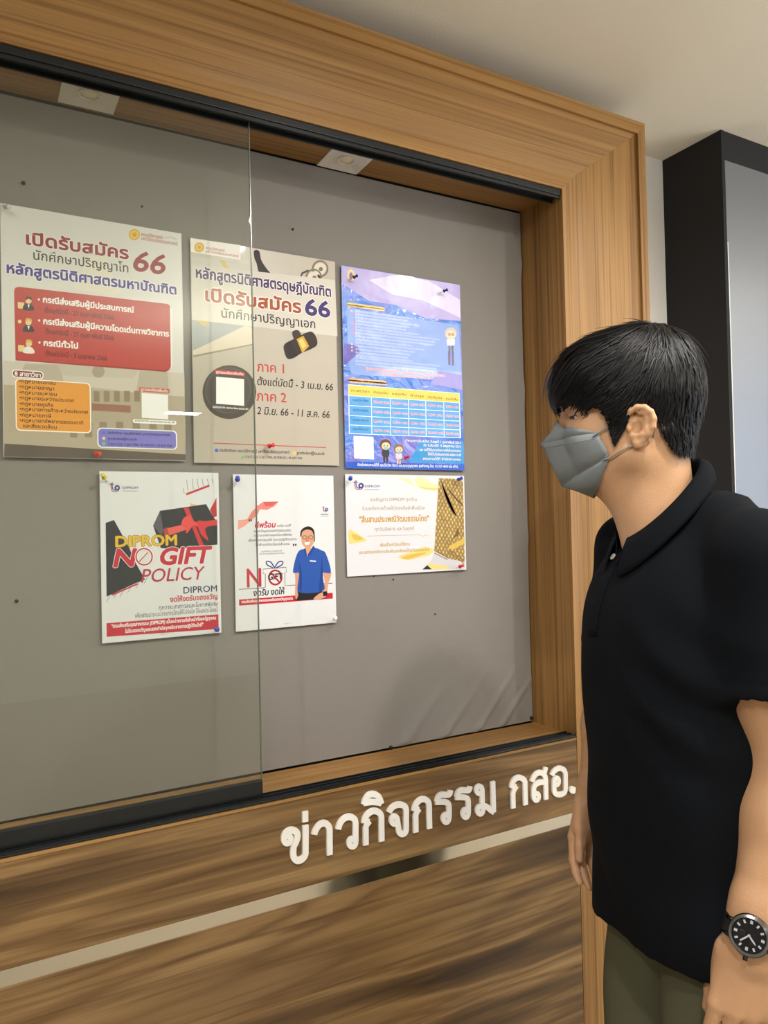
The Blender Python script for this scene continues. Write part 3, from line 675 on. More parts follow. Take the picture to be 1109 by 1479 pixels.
def chibi(x, y, k, hair, body, legs, mask=None, glasses=False, grey=None):
    CF_[0] = 'cartoon_figure#%d' % int(x)
    p.blob(CF_[0], [(x-26*k,y+52*k),(x-20*k,y+40*k),(x+20*k,y+40*k),(x+26*k,y+54*k),(x+20*k,y+86*k),(x-20*k,y+86*k)], body)
    p.poly(CF_[0], [(x-18*k,y+84*k),(x-2*k,y+84*k),(x-3*k,y+128*k),(x-16*k,y+128*k)], legs); p.poly(CF_[0], [(x+2*k,y+84*k),(x+18*k,y+84*k),(x+16*k,y+128*k),(x+3*k,y+128*k)], legs)
    p.disc(CF_[0], (x,y+4*k), 40*k, hair); p.disc(CF_[0], (x+2*k,y+12*k), 30*k, gink(246,212,178), ry=26*k)
    p.disc(CF_[0], (x-9*k,y+10*k), 4*k, DARK); p.disc(CF_[0], (x+14*k,y+10*k), 4*k, DARK)
    if mask: p.rrect(CF_[0], [(x-12*k,y+17*k),(x+20*k,y+18*k),(x+20*k,y+36*k),(x-12*k,y+35*k)], 6*k, mask)
    if glasses:
        for dx in (-9, 14): p.line(CF_[0], [(x+dx*k+9*k*math.cos(t), y+10*k+9*k*math.sin(t)) for t in np.linspace(0,6.28,12,endpoint=False)], 2, DARK, True)
chibi(785,520,1.0, gink(200,190,180), gink(236,236,240), gink(90,80,120), glasses=True)
p.poly(CF_[0], [(765,640),(782,642),(780,735),(766,733)], gink(90,80,130)); p.poly(CF_[0], [(788,642),(804,644),(804,740),(790,738)], gink(90,80,130))
chibi(342,1256,.95, gink(110,70,50), gink(60,54,66), gink(50,44,56), mask=gink(120,206,200))
chibi(430,1284,.8, gink(150,100,70), gink(220,210,226), gink(230,200,180), mask=gink(120,206,200))
p.poly('info_panel', [(575,1230),(860,1250),(862,1390),(500,1375)], gink(56,150,214))
for j, (b_, x0) in enumerate((('กำหนดการรับสมัคร วันพุธที่ 1 กุมภาพันธ์ 2566',475),('ถึง วันจันทร์ที่ 15 พฤษภาคม 2566',595),('และ รอที่ได้รับการนัดหมายให้เข้ามาทดสอบ',568),('ได้ที่เว็บไซต์ของการรับสมัคร ป.ตรี',622),('สอบถามได้ที่ สำนักงานคณะ',590))):
    p.text('info_text', b_, (x0,1240+j*29), (843,1258+j*29), 13, WHITE, .04, outline=(.14, gink(40,90,190)), res=1)
p.text('footer_text', 'ติดต่อสอบถามได้ที่ คุณวันวิสา สีขาว และคุณบุญญาพร สุขสำราญ โทร. 02 529 4800 ต่อ 4702', (155,1396), (822,1418), 14, WHITE, .03, res=1)
p.finish()

# --- A4 sheets
pap4 = mat('office_paper', rgb(222, 224, 226), .55, bump=(40, .0002, 2))
def logo(p, x, y, k, with_text=True, vert=False):
    R_ = ink(170,50,90); B_ = ink(48,48,120)
    p.line('logo', [tuple(q) for q in spline([(x+2*k,y-40*k),(x+4*k,y),(x+16*k,y+22*k),(x+42*k,y+26*k),(x+62*k,y+14*k)])], 6*k, R_)
    p.line('logo', [tuple(q) for q in spline([(x+12*k,y-46*k),(x+13*k,y-6*k),(x+24*k,y+12*k),(x+42*k,y+16*k)])], 7*k, B_)
    p.line('logo', [(x-8*k,y-30*k),(x+14*k,y-32*k),(x+30*k,y-30*k)], 4*k, B_)
    p.disc('logo', (x+50*k,y-4*k), 21*k, B_); p.disc('logo', (x+50*k,y-4*k), 9*k, ink(200,206,236))
R4 = ink(196,40,62); K4 = ink(40,38,44)
p = Poster('notice_sheet', 'white A4 notice with black gift boxes and red NO GIFT lettering', .2040, .1040, .2105, .2985,
           [(72,55),(983,72),(1003,1283),(87,1367)], pap4, 'A4 notices in the lower row')
logo(p, 158, 186, 1.0); p.text('logo', 'DIPROM', (250,190), (366,190), 17, B4 if False else ink(48,48,120), .03, ref='H'); p.line('logo', [(252,206),(364,208)], 4, ink(120,120,140))
for i, (x, y0, y1) in enumerate(((712,186,228),(740,122,205),(782,116,196),(820,114,186),(858,114,176),(898,118,166),(934,118,150))): p.line('stripe', [(x,y0),(x+10,y1)], 3, K4)
p.poly('stripe', [(734,226),(914,160),(916,176),(738,242)], R4)
p.poly('gift_box', [(118,448),(182,426),(300,640),(340,740),(420,880),(335,912),(122,1010)], ink(42,42,48)); p.poly('gift_box', [(160,992),(360,906),(366,916),(168,1002)], R4)
for i in range(6): p.line('stripe', [(118+i*58 if i else 120,1048-i*28),(146+i*58,1004-i*28)] if i < 2 else [(100+i*62,1080-i*34),(140+i*62,1010-i*34)], 3, K4)
p.poly('gift_box', [(535,358),(888,308),(948,412),(974,440),(974,615),(640,650),(540,640),(482,470)], ink(40,40,46)); p.poly('gift_box', [(482,470),(535,358),(560,500),(545,545)], ink(92,92,100)); p.poly('gift_box', [(560,500),(590,480),(610,545),(570,560)], ink(176,60,62))
p.poly('ribbon', [(715,338),(752,332),(800,450),(860,600),(880,625),(836,625),(780,480)], ink(206,48,56)); p.poly('ribbon', [(590,490),(720,462),(740,500),(606,545)], ink(232,96,88)); p.poly('ribbon', [(860,440),(972,425),(974,468),(880,480)], ink(214,60,62))
p.blob('ribbon', [(700,470),(712,420),(760,395),(800,440),(850,455),(830,480),(790,470),(740,530),(730,490)], ink(228,76,72)); p.blob('ribbon', [(820,440),(880,440),(910,470),(880,500),(905,580),(870,560),(840,520)], ink(214,52,58))
p.poly('ribbon', [(918,352),(968,258),(970,400),(946,410)], ink(190,44,54)); p.poly('ribbon', [(765,300),(820,318),(770,322)], ink(240,170,140))
p.text('heading', 'DIPROM', (196,628), (662,618), 78, ink(228,186,44), .05, ref='H', outline=(.09, ink(120,90,60)))
p.text('heading', 'N', (180,782), (325,774), 128, R4, .06, .22, ref='H', outline=(.09, WHITE)); p.text('heading', 'GIFT', (528,764), (905,752), 122, R4, .06, .22, ref='H', outline=(.09, WHITE))
C_ = [(412+62*math.cos(t), 706+62*math.sin(t)) for t in np.linspace(0,6.283,32,endpoint=False)]
p.line('heading', C_, 20, WHITE, True); p.line('heading', C_, 11, R4, True); p.line('heading', [(374,744),(442,672)], 15, WHITE); p.line('heading', [(374,744),(442,672)], 8, R4)
p.text('heading', 'POLICY', (388,898), (860,882), 100, ink(178,42,70), .008, .2, ref='H')
p.text('body_text', 'DIPROM', (714,980), (970,975), 48, ink(44,42,84), .02, ref='H'); p.text('body_text', 'งดให้งดรับของขวัญ', (610,1044), (972,1032), 30, R4, .05)
p.text('body_text', 'ทุกวาระเทศกาลและโอกาสพิเศษ', (524,1104), (974,1084), 26, K4, .01, .12); p.text('body_text', 'เพื่อพัฒนาระบบราชการไทยให้โปร่งใส ไร้ผลประโยชน์', (342,1166), (974,1128), 26, K4, .0)
p.poly('red_band', [(120,1212),(980,1144),(982,1256),(122,1316)], R4)
p.text('red_band', '"กรมส่งเสริมอุตสาหกรรม (DIPROM) เป็นหน่วยงานที่เจ้าหน้าที่ของรัฐทุกคน', (158,1246), (960,1184), 22, WHITE, .04, .1); p.text('red_band', 'ไม่รับของขวัญและของกำนัลทุกชนิดจากการปฏิบัติหน้าที่"', (262,1284), (862,1238), 22, WHITE, .04, .1)
p.text('footer', 'Page 1/1', (538,1300), (596,1297), 8, ink(120,120,120), 0, ref='H', res=1)
p.finish()

p = Poster('notice_sheet', 'white A4 notice picturing a man in a blue shirt beside a gift symbol', .4425, .1015, .2095, .2970,
           [(62,88),(880,102),(915,1298),(90,1377)], pap4, 'A4 notices in the lower row')
p.poly('ribbon', [(104,462),(180,455),(215,395),(262,345),(310,312),(436,310),(400,350),(340,378),(285,372),(262,420),(180,490),(104,540)], ink(222,132,122)); p.poly('ribbon', [(104,462),(212,462),(160,508),(104,540)], ink(236,160,148)); p.poly('ribbon', [(310,312),(436,310),(380,346),(330,350)], ink(206,96,92))
logo(p, 796, 378, .62); p.line('logo', [(780,414),(842,416)], 6, ink(80,80,120)); p.line('logo', [(780,428),(842,430)], 3, ink(130,130,150))
p.text('body_text', '"', (190,500), (212,498), 40, K4, .05, .15, ref='H')
p.text('heading', 'ดีพร้อม', (242,524), (408,518), 34, ink(196,36,60), .06, .15)
for (b_, x0, y0, x1, y1, h) in (('งดรับ งดให้',424,516,538,514,14),('ของขวัญและของกำนัลทุกชนิด',234,560,538,554,16),('ทุกวาระเทศกาลและโอกาสพิเศษ',236,596,544,588,16),('เพื่อสร้างค่านิยมที่ดี ในการปฏิบัติราชการ',190,636,584,626,16),('ไม่เห็นแก่ประโยชน์ส่วนตน',248,672,528,664,16),('นายใบน้อย สุวรรณชาตรี',296,722,466,718,11),('อธิบดีกรมส่งเสริมอุตสาหกรรม',280,742,484,738,11)):
    p.text('body_text', b_, (x0,y0), (x1,y1), h, K4, .02 if h > 12 else 0, res=2)
p.text('body_text', '"', (552,700), (578,698), 40, K4, .05, .15, ref='H')
p.line('gift_symbol', [(112,1028),(318,1014),(330,1012),(330,900),(312,898),(310,862),(500,846),(502,884),(490,888),(492,998),(575,992)], 5, ink(60,56,70)); p.line('gift_symbol', [(790,980),(880,976)], 5, ink(60,56,70))
p.text('heading', 'N', (182,1010), (296,1004), 150, ink(196,40,62), .02, ref='H')
C_ = [(412+52*math.cos(t), 930+58*math.sin(t)) for t in np.linspace(0,6.283,32,endpoint=False)]
p.line('gift_symbol', C_, 14, ink(170,34,50), True); p.text('gift_symbol', 'GIFT', (354,948), (470,942), 46, K4, .05, ref='H'); p.line('gift_symbol', [(376,890),(448,972)], 13, ink(170,34,50))
for sx in (-1, 1):
    p.line('gift_symbol', [tuple(q) for q in spline([(405,850),(405+sx*32,804),(405+sx*66,800),(405+sx*60,826),(405+sx*14,850)])], 9, ink(42,52,120))
p.text('heading', 'งดรับ งดให้', (230,1082), (484,1066), 40, K4, .04, .12)
p.poly('red_band', [(114,1112),(882,1054),(884,1102),(116,1162)], ink(190,36,52)); p.text('red_band', 'กรมส่งเสริมอุตสาหกรรมงดรับของขวัญทุกชนิด', (136,1144), (556,1108), 18, WHITE, .04)
# the pictured man
SK = ink(214,160,130); SH = ink(44,86,170); SHD = ink(34,66,140)
p.poly('pictured_man', [(576,1040),(800,1030),(806,1060),(804,1108),(574,1120)], ink(34,32,38))
p.blob('pictured_man', [(574,880),(604,884),(606,960),(594,1030),(600,1075),(582,1110),(574,1060),(576,960)], SK)
p.blob('pictured_man', [(806,886),(864,880),(866,920),(846,980),(836,1050),(812,1062),(798,1040),(816,970)], SK)
p.blob('pictured_man', [(726,1108),(760,1070),(800,1050),(834,1050),(830,1080),(790,1104)], SK); p.poly('pictured_man', [(800,1046),(838,1042),(838,1078),(806,1084)], ink(28,26,30))
p.blob('pictured_man', [(590,735),(640,700),(680,760),(722,690),(790,708),(826,740),(866,886),(800,892),(806,960),(812,1030),(720,1056),(602,1046),(600,960),(604,892),(556,884)], SH)
p.blob('pictured_man', [(790,760),(800,880),(800,1020),(770,1040),(780,900)], SHD, 4); p.blob('pictured_man', [(602,800),(612,900),(610,1030),(626,1034),(630,900)], SHD, 4)
p.poly('pictured_man', [(650,690),(706,686),(700,720),(668,748),(654,718)], SK); p.poly('pictured_man', [(640,698),(658,690),(670,748),(664,764)], SHD); p.poly('pictured_man', [(722,668),(736,690),(680,762),(672,748)], SHD)
p.line('pictured_man', [(694,794),(744,798)], 10, ink(220,226,240))
p.blob('pictured_man', [(616,600),(618,550),(650,520),(690,514),(724,540),(734,600),(730,640),(700,600),(640,580)], ink(32,28,30))
p.blob('pictured_man', [(624,590),(632,556),(670,538),(710,552),(726,600),(722,650),(696,686),(664,690),(636,664),(624,630)], SK)
for cx_ in (650, 700): p.line('pictured_man', [(cx_+20*math.cos(t), 602+13*math.sin(t)) for t in np.linspace(0,6.28,16,endpoint=False)], 4, K4, True)
p.poly('pictured_man', [(648,644),(694,640),(686,660),(660,664)], WHITE); p.blob('pictured_man', [(664,618),(676,616),(684,632),(660,634)], ink(190,130,104))
p.text('footer', 'Page 1/1', (490,1312), (548,1308), 8, ink(120,120,120), 0, ref='H', res=1)
p.finish()

pap6 = mat('invitation_paper', rgb(222, 221, 226), .5)
p = Poster('notice_sheet', 'white landscape A4 invitation with gold brush strokes and patterned Thai silk', .6785, .1050, .2965, .2095,
           [(65,83),(1015,100),(1035,850),(90,897)], pap6, 'A4 notices in the lower row')
G1 = ink(232,210,130); G2 = ink(216,182,84); G3 = ink(240,226,170)
p.blob('gold_strokes', [(98,530),(150,545),(200,580),(240,610),(200,625),(150,632),(104,634)], G1); p.blob('gold_strokes', [(120,560),(180,575),(210,600),(150,610)], G2)
p.blob('gold_strokes', [(490,745),(560,715),(640,690),(700,668),(775,690),(740,730),(660,750),(570,770)], G1); p.blob('gold_strokes', [(520,748),(620,720),(720,712),(640,745),(560,764)], G2)
p.blob('gold_strokes', [(620,120),(700,118),(760,160),(806,170),(806,214),(720,212),(650,190)], G3); p.blob('gold_strokes', [(650,182),(740,196),(806,196),(806,214),(720,212)], G1); p.blob('gold_strokes', [(490,120),(560,118),(600,150),(620,184),(560,150)], G3)
logo(p, 140, 180, 1.05); p.text('logo', 'DIPROM', (224,190), (340,190), 18, ink(70,80,140), .03, ref='H'); p.line('logo', [(226,208),(338,210)], 5, ink(150,150,170))
GT = ink(150,120,72)
for (b_, x0, y0, x1, y1, h, c_, bo) in (('ขอเชิญชาว DIPROM ทุกท่าน',266,300,636,300,22,GT,.0),('ร่วมแต่งกายด้วยผ้าไทยหรือผ้าพื้นเมือง',204,370,700,368,22,GT,.0),('"สืบสานประเพณีวัฒนธรรมไทย"',184,466,734,462,36,ink(196,150,40),.05),
                                        ('ทุกวันอังคาร และวันศุกร์',306,536,616,532,22,GT,.0),('เพื่อสร้างค่านิยมที่ดีงาม',346,660,584,656,20,ink(190,150,50),.03),('และแสดงออกถึงการส่งเสริมเอกลักษณ์ไทยวัฒนธรรมไทย',182,718,738,700,20,ink(190,150,50),.03)):
    p.text('invitation_text', b_, (x0,y0), (x1,y1), h, c_, bo)
p.line('ornament_rule', [(246,577),(660,570),(690,582),(716,570),(735,582)], 3, ink(190,170,110))
silk = bpy.data.materials.new('printed_gold_brocade'); silk.use_nodes = True
N = silk.node_tree.nodes; L = silk.node_tree.links; g = N.new('ShaderNodeNewGeometry'); mp = N.new('ShaderNodeMapping')
mp.inputs['Rotation'].default_value = (0, math.radians(40), 0); mp.inputs['Scale'].default_value = (150, 1, 95); L.new(g.outputs['Position'], mp.inputs[0])
vo = N.new('ShaderNodeTexVoronoi'); vo.inputs['Scale'].default_value = 1; vo.inputs['Randomness'].default_value = .15; L.new(mp.outputs[0], vo.inputs['Vector'])
cr = N.new('ShaderNodeValToRGB'); cr.color_ramp.elements[0].position = .08; cr.color_ramp.elements[0].color = rgb(120,92,44); cr.color_ramp.elements[1].position = .5; cr.color_ramp.elements[1].color = rgb(146,118,66)
e = cr.color_ramp.elements.new(.25); e.color = rgb(222,196,120); e = cr.color_ramp.elements.new(.38); e.color = rgb(204,174,98)
L.new(vo.outputs['Distance'], cr.inputs[0]); L.new(cr.outputs[0], N['Principled BSDF'].inputs['Base Color'])
p.poly('silk_picture', [(812,118),(1006,126),(1014,440),(1022,790),(884,760),(778,700)], silk); p.poly('silk_picture', [(778,700),(884,760),(1022,790),(1026,840),(800,848),(690,848),(760,770)], ink(206,204,210))
p.blob('silk_picture', [(830,140),(850,220),(900,360),(960,430),(925,390),(880,300),(845,200)], ink(110,80,50)); p.blob('silk_picture', [(880,200),(940,280),(1004,340),(1002,326),(940,262),(900,212)], ink(96,66,46))
p.blob('silk_picture', [(965,520),(972,570),(915,612),(940,580)], ink(120,86,50)); p.poly('silk_picture', [(890,680),(900,660),(1020,596),(1022,640),(930,690)], G2)
for dy in (0, 22): p.line('silk_picture', [(778,694+dy),(884,748+dy)], 5, ink(120,96,50)); p.line('silk_picture', [(896,688+dy),(1018,780+dy)], 5, ink(120,96,50))
p.poly('silk_picture', [(684,846),(735,796),(890,822),(900,846)], G1); p.poly('silk_picture', [(684,846),(722,812),(760,846)], ink(40,44,60)); p.text('invitation_text', '- - - - - - -', (184,752), (290,750), 6, ink(190,186,180), 0, ref='H', res=1) if False else None
p.finish()

# --- push pins
pushpin(9, 298, 'clear push pin at the top left of the red and orange poster', (200,200,196), (.5,-1,-.4), clear=True)
pushpin(140, 656, 'red push pin in the bottom edge of the leftmost large poster', (214,52,40), (.5,-1,0))
pushpin(390, 644, 'red push pin on the red rule of the gavel poster', (214,40,44), (.5,-1,.1))
pushpin(512, 400, 'dark blue push pin at the top left of the glossy blue poster', (40,44,90), (.5,-1,.2), scale=.8)
pushpin(642, 420, 'dark blue push pin at the top right of the glossy blue poster', (30,40,110), (.5,-1,.2), scale=.8)
pushpin(586, 661, 'red push pin near the bottom of the glossy blue poster', (206,40,50), (.6,-1,.3), scale=.9)
pushpin(150, 689, 'yellow push pin at the top left of the gift box notice', (226,206,40), (-.5,-1,.5), scale=.9)
pushpin(313, 909, 'blue push pin at the lower right of the gift box notice', (44,60,180), (-.4,-1,.2))
pushpin(343, 692, 'blue push pin at the top left of the blue-shirt notice', (36,56,200), (-.3,-1,.3))
pushpin(484, 893, 'white push pin at the lower right of the blue-shirt notice', (228,226,220), (-.4,-1,.1))
pushpin(506, 691, 'blue push pin at the top left of the gold invitation', (34,70,190), (-.4,-1,.2), scale=.9)
pushpin(663, 692, 'blue push pin at the top right of the gold invitation', (30,60,190), (.3,-1,.3), scale=.9)
pushpin(665, 818, 'red push pin at the lower right of the gold invitation', (220,44,50), (.2,-1,.3), scale=.9)

# ------------------------------------------------------------ the man: signed-distance modelling, one continuous skin
BIG = 1e3
def smin(a, b, k):
    if k <= 0: return np.minimum(a, b)
    h = np.maximum(k-np.abs(a-b), 0)/k
    return np.minimum(a, b)-h*h*k*.25
def smax(a, b, k): return -smin(-a, -b, k)
def cone(a, b, r1, r2, k=.02):
    a = np.array(a, float); b = np.array(b, float); ab = b-a; L2 = ab@ab
    def f(P):
        t = np.clip(((P-a)@ab)/L2, 0, 1)
        return np.linalg.norm(P-a-t[..., None]*ab, axis=-1)-(r1+(r2-r1)*t)
    return (f, (a+b)/2, math.sqrt(L2)/2+max(r1, r2), k)
def ellip(c, ax, r, k=.02):                 # ax: 3x3 rows = axes
    c = np.array(c, float); A = np.array(ax, float); r = np.array(r, float)
    def f(P):
        q = (P-c)@A.T; k0 = np.linalg.norm(q/r, axis=-1); k1 = np.linalg.norm(q/(r*r), axis=-1)+1e-9
        return k0*(k0-1)/k1
    return (f, c, r.max(), k)
class Field:
    def __init__(s, pad=.03): s.pr = []; s.post = []; s.pad = pad
    def add(s, *p): s.pr += p
    def near(s, c, R):
        pr = [p for p in s.pr if np.linalg.norm(p[1]-c) < R+p[2]+s.pad]
        return pr
    def ev(s, P, pr=None):
        d = np.full(P.shape[:-1], .2)
        for f, c, R, k in (s.pr if pr is None else pr): d = smin(d, f(P), k)
        for g in s.post: d = g(P, d)
        return d
def surface(field, lo, hi, h, B=16):
    """naive surface nets on sparse blocks; returns vertices, quads"""
    lo = np.array(lo, float); hi = np.array(hi, float); nb = np.ceil((hi-lo)/(h*B)).astype(int)
    N = nb*B+2; cells = []; cv = []; ed = []
    R = h*B*math.sqrt(3)/2
    g = np.arange(B+1)
    off = np.array(np.meshgrid(g, g, g, indexing='ij')).transpose(1, 2, 3, 0)
    cid_mul = np.array([N[1]*N[2], N[2], 1])
    for bi in range(nb[0]):
        for bj in range(nb[1]):
            for bk in range(nb[2]):
                o = np.array([bi, bj, bk])*B; c = lo+(o+B/2)*h
                pr = field.near(c, R)
                if not pr: continue
                dc = field.ev(c[None, :], pr)[0]
                if abs(dc) > R*1.5+.02: continue
                D = field.ev(lo+(o+off)*h, pr); S = D < 0
                if S.all() or not S.any(): continue
                n = 0*D[:-1, :-1, :-1]; acc = np.zeros(n.shape+(3,)); cnt = np.zeros(n.shape)
                for ax in range(3):
                    for u in (0, 1):
                        for v in (0, 1):
                            sl0 = [None]*3; sl1 = [None]*3; o2 = [i for i in range(3) if i != ax]
                            sl0[ax] = slice(0, B); sl1[ax] = slice(1, B+1)
                            for w, q in zip(o2, (u, v)): sl0[w] = sl1[w] = slice(q, B+q)
                            a = D[tuple(sl0)]; b = D[tuple(sl1)]; m = (a < 0) != (b < 0)
                            t = np.where(m, a/np.where(m, a-b, 1), 0)
                            p = np.zeros(n.shape+(3,)); p[..., ax] = t; p[..., o2[0]] = u; p[..., o2[1]] = v
                            acc += p*m[..., None]; cnt += m
                mk = cnt > 0; idx = np.argwhere(mk)
                cv.append(lo+(o+idx+acc[mk]/cnt[mk][:, None])*h); cells.append((o+idx)@cid_mul)
                for ax in range(3):
                    sl1 = [slice(0, B)]*3; sl1[ax] = slice(1, B+1)
                    a = S[:B, :B, :B]; b = S[tuple(sl1)]; m = a != b
                    e = np.argwhere(m)
                    if len(e): ed.append((ax, (o+e)@cid_mul, a[m]))
    V = np.concatenate(cv); cid = np.concatenate(cells); order = np.argsort(cid); V = V[order]; cid = cid[order]
    Q = []
    for ax, e, s in ed:
        o2 = [i for i in range(3) if i != ax]; mu, mv = cid_mul[o2[0]], cid_mul[o2[1]]
        q = np.stack([e, e-mu, e-mu-mv, e-mv], 1); w = np.searchsorted(cid, q.ravel()).reshape(q.shape); w = np.minimum(w, len(cid)-1)
        ok = (cid[w] == q).all(1); w = w[ok]; s = s[ok]
        if ax == 1: s = ~s
        w[~s] = w[~s][:, ::-1]
        Q.append(w)
    return V, np.concatenate(Q)
def link_mesh(name, V, Q, m, parent, smooth=True):
    org = np.array(parent_world(parent)) if parent is not None else np.zeros(3)
    me = bpy.data.meshes.new(name); n = len(V); V = V-org
    me.vertices.add(n); me.vertices.foreach_set('co', V.astype(np.float32).ravel())
    k = Q.shape[1]; me.loops.add(Q.size); me.loops.foreach_set('vertex_index', Q.astype(np.int32).ravel())
    me.polygons.add(len(Q)); me.polygons.foreach_set('loop_start', np.arange(0, Q.size, k, dtype=np.int32))
    me.polygons.foreach_set('loop_total', np.full(len(Q), k, dtype=np.int32))
    me.polygons.foreach_set('use_smooth', [smooth]*len(Q)); me.materials.append(m); me.update(calc_edges=True); me.validate()
    o = bpy.data.objects.new(name, me); col.objects.link(o)
    if parent is not None: o.parent = parent
    return o

# frames: head (facing the board) and torso (turned a little to the camera)
HC = at_d(905, 580, 1.15)
hr = ray(905, 580)[:2]; hr = hr/np.linalg.norm(hr)
HF = np.array([-hr[1], hr[0], 0]); HL = np.array([-hr[0], -hr[1], 0]); UP = np.array([0, 0, 1.0]); HA = np.array([HF, HL, UP])
def hp(x, y, z): return HC+HF*x+HL*y+UP*z
TF = np.array([-.947, .322, 0]); TF /= np.linalg.norm(TF); TL = np.array([-TF[1], TF[0], 0]); TA = np.array([TF, TL, UP])
TC = np.array([.939, .773, 0])
def tp(f, l, z): return TC+TF*f+TL*l+UP*z

skin_m = mat('skin', rgb(203, 158, 120), .5, noise=(45, .05, 3), bump=(420, .0003, 2), sss=.12)
body = Field()
# cranium, face, jaw
body.add(ellip(hp(-.004, 0, .018), HA, (.096, .074, .086), .02),
         ellip(hp(.036, 0, -.035), HA, (.056, .061, .080), .03),
         ellip(hp(.030, 0, -.080), HA, (.050, .053, .048), .02),
         cone(hp(-.004, .048, -.085), hp(.062, .018, -.112), .016, .014, .03), cone(hp(-.004, -.048, -.085), hp(.062, -.018, -.112), .016, .014, .03),
         cone(hp(-.004, .052, -.045), hp(-.004, .050, -.085), .014, .014, .03), cone(hp(-.004, -.052, -.045), hp(-.004, -.050, -.085), .014, .014, .03),
         ellip(hp(.074, 0, -.112), HA, (.016, .020, .014), .018),
         ellip(hp(.055, .040, -.055), HA, (.026, .020, .024), .025), ellip(hp(.055, -.040, -.055), HA, (.026, .020, .024), .025),
         cone(hp(.082, .036, -.002), hp(.086, -.036, -.002), .0095, .0095, .02),
         cone(hp(.090, 0, -.018), hp(.107, 0, -.052), .0055, .0095, .012),
         cone(hp(.100, .011, -.056), hp(.100, -.011, -.056), .0075, .0075, .008),
         cone(hp(.088, .018, -.088), hp(.088, -.018, -.088), .008, .008, .012))
# throat, neck, trapezius
body.add(cone(hp(-.034, 0, -.075), hp(-.040, 0, -.205), .053, .055, .035),
         cone(hp(.030, 0, -.100), hp(-.02, 0, -.165), .034, .038, .03),
         cone(hp(-.050, .038, -.06), hp(-.015, .018, -.225), .016, .012, .03), cone(hp(-.050, -.038, -.06), hp(-.015, -.018, -.225), .016, .012, .03))
# ears
def ear(s):
    y0 = .0725*s; E = []
    pts = [(-.004,.000,-.046),(-.001,.004,-.034),(-.005,.009,-.0255),(-.014,.012,-.0215),(-.024,.014,-.023),(-.032,.0155,-.030),(-.0355,.0155,-.040),(-.034,.014,-.051),(-.028,.0115,-.060),(-.021,.009,-.068)]
    for a, b in zip(pts[:-1], pts[1:]): E.append(cone(hp(a[0], y0+a[1]*s, a[2]), hp(b[0], y0+b[1]*s, b[2]), .0036, .0036, .006))
    E.append(ellip(hp(-.014, y0+.0060*s, -.0725), HA, (.0085, .0045, .0085), .006))
    E.append(cone(hp(-.014, y0+.002*s, -.072), hp(-.006, y0-.001*s, -.060), .006, .006, .005))
    ax = np.array([HF*.93-HL*s*.36, HL*s*.93+HF*.36, UP])
    E.append(ellip(hp(-.0185, y0+.0035*s, -.046), ax, (.0175, .0032, .024), .004))
    an = [(-.024,.0125,-.031),(-.027,.012,-.041),(-.025,.0110,-.052),(-.018,.0100,-.060),(-.011,.0070,-.062)]
    for a, b in zip(an[:-1], an[1:]): E.append(cone(hp(a[0], y0+a[1]*s, a[2]), hp(b[0], y0+b[1]*s, b[2]), .0028, .0026, .005))
    E.append(cone(hp(-.024, y0+.0125*s, -.032), hp(-.015, y0+.0100*s, -.030), .0026, .0024, .003))
    E.append(cone(hp(-.014, y0+.0065*s, -.041), hp(-.004, y0+.002*s, -.0425), .0026, .003, .004))
    E.append(ellip(hp(-.002, y0+.004*s, -.050), HA, (.004, .004, .006), .004))
    E.append(cone(hp(-.018, y0-.014*s, -.046), hp(-.022, y0+.002*s, -.046), .012, .009, .006))
    return E
body.add(*ear(1)); body.add(*ear(-1))
def EYE(t): return (.0815-.0190*t**1.7, .0225+.030*t)
def sockets(P, d):
    for s in (1, -1):
        c = hp(.0805, .038*s, -.0230); q = (P-c)@HA.T/np.array([.0125, .020, .0080]); k = np.linalg.norm(q, axis=-1)
        d = smax(d, -(k-1)*.008, .010)
        c = hp(-.013, (.0725+.0125)*s, -.048); q = (P-c)@HA.T/np.array([.006, .010, .011]); k = np.linalg.norm(q, axis=-1)
        d = smax(d, -(k-1)*.006, .003)
        # eyelids close around the eyeball
        for zz, rr, bz in ((-.0193, .0034, .0016), (-.0283, .0029, -.0008)):
            lp = [hp(EYE(t)[0], EYE(t)[1]*s, zz+bz*math.sin(t*3.14)-.002*t) for t in np.linspace(0, 1, 6)]
            for a, b in zip(lp[:-1], lp[1:]): d = smin(d, cone(a, b, rr, rr)[0](P), .004)
    return d
body.post.append(sockets)
# torso profile: z, centre f, half depth a, half width b
PROF = np.array([(.78,-.012,.126,.188),(.86,-.010,.126,.186),(.95,-.004,.124,.176),(1.05,0,.126,.168),(1.15,.002,.127,.170),(1.25,.004,.126,.178),(1.33,.000,.117,.178),(1.38,-.012,.100,.160),(1.42,-.024,.078,.125),(1.45,-.034,.055,.085),(1.48,-.036,.04,.05)])
_z = np.linspace(.78, 1.48, 141); _P = [np.interp(_z, PROF[:, 0], PROF[:, i]) for i in (1, 2, 3)]
for _ in range(3): _P = [np.convolve(np.pad(p_, 6, 'edge'), np.ones(13)/13, 'valid') for p_ in _P]
PROF = np.stack([_z]+_P, 1)
def torso(grow=0.0, zlo=.7, zhi=1.5, k=.03):
    def f(P):
        z = P[..., 2]; c = np.interp(z, PROF[:, 0], PROF[:, 1]); a = np.interp(z, PROF[:, 0], PROF[:, 2])+grow; b = np.interp(z, PROF[:, 0], PROF[:, 3])+grow
        q = P-TC; u = (q@TF-c)/a; v = (q@TL)/b; kk = (np.abs(u)**2.35+np.abs(v)**2.35+1e-9)**(1/2.35)
        d = (kk-1)*np.minimum(a, b)*.9
        return np.maximum(d, np.maximum(zlo-z, z-zhi))
    return (f, tp(0, 0, (zlo+zhi)/2), .45, k)
SHL = at_d(1101, 806, .955); SHR = tp(-.02, -.180, 1.390)
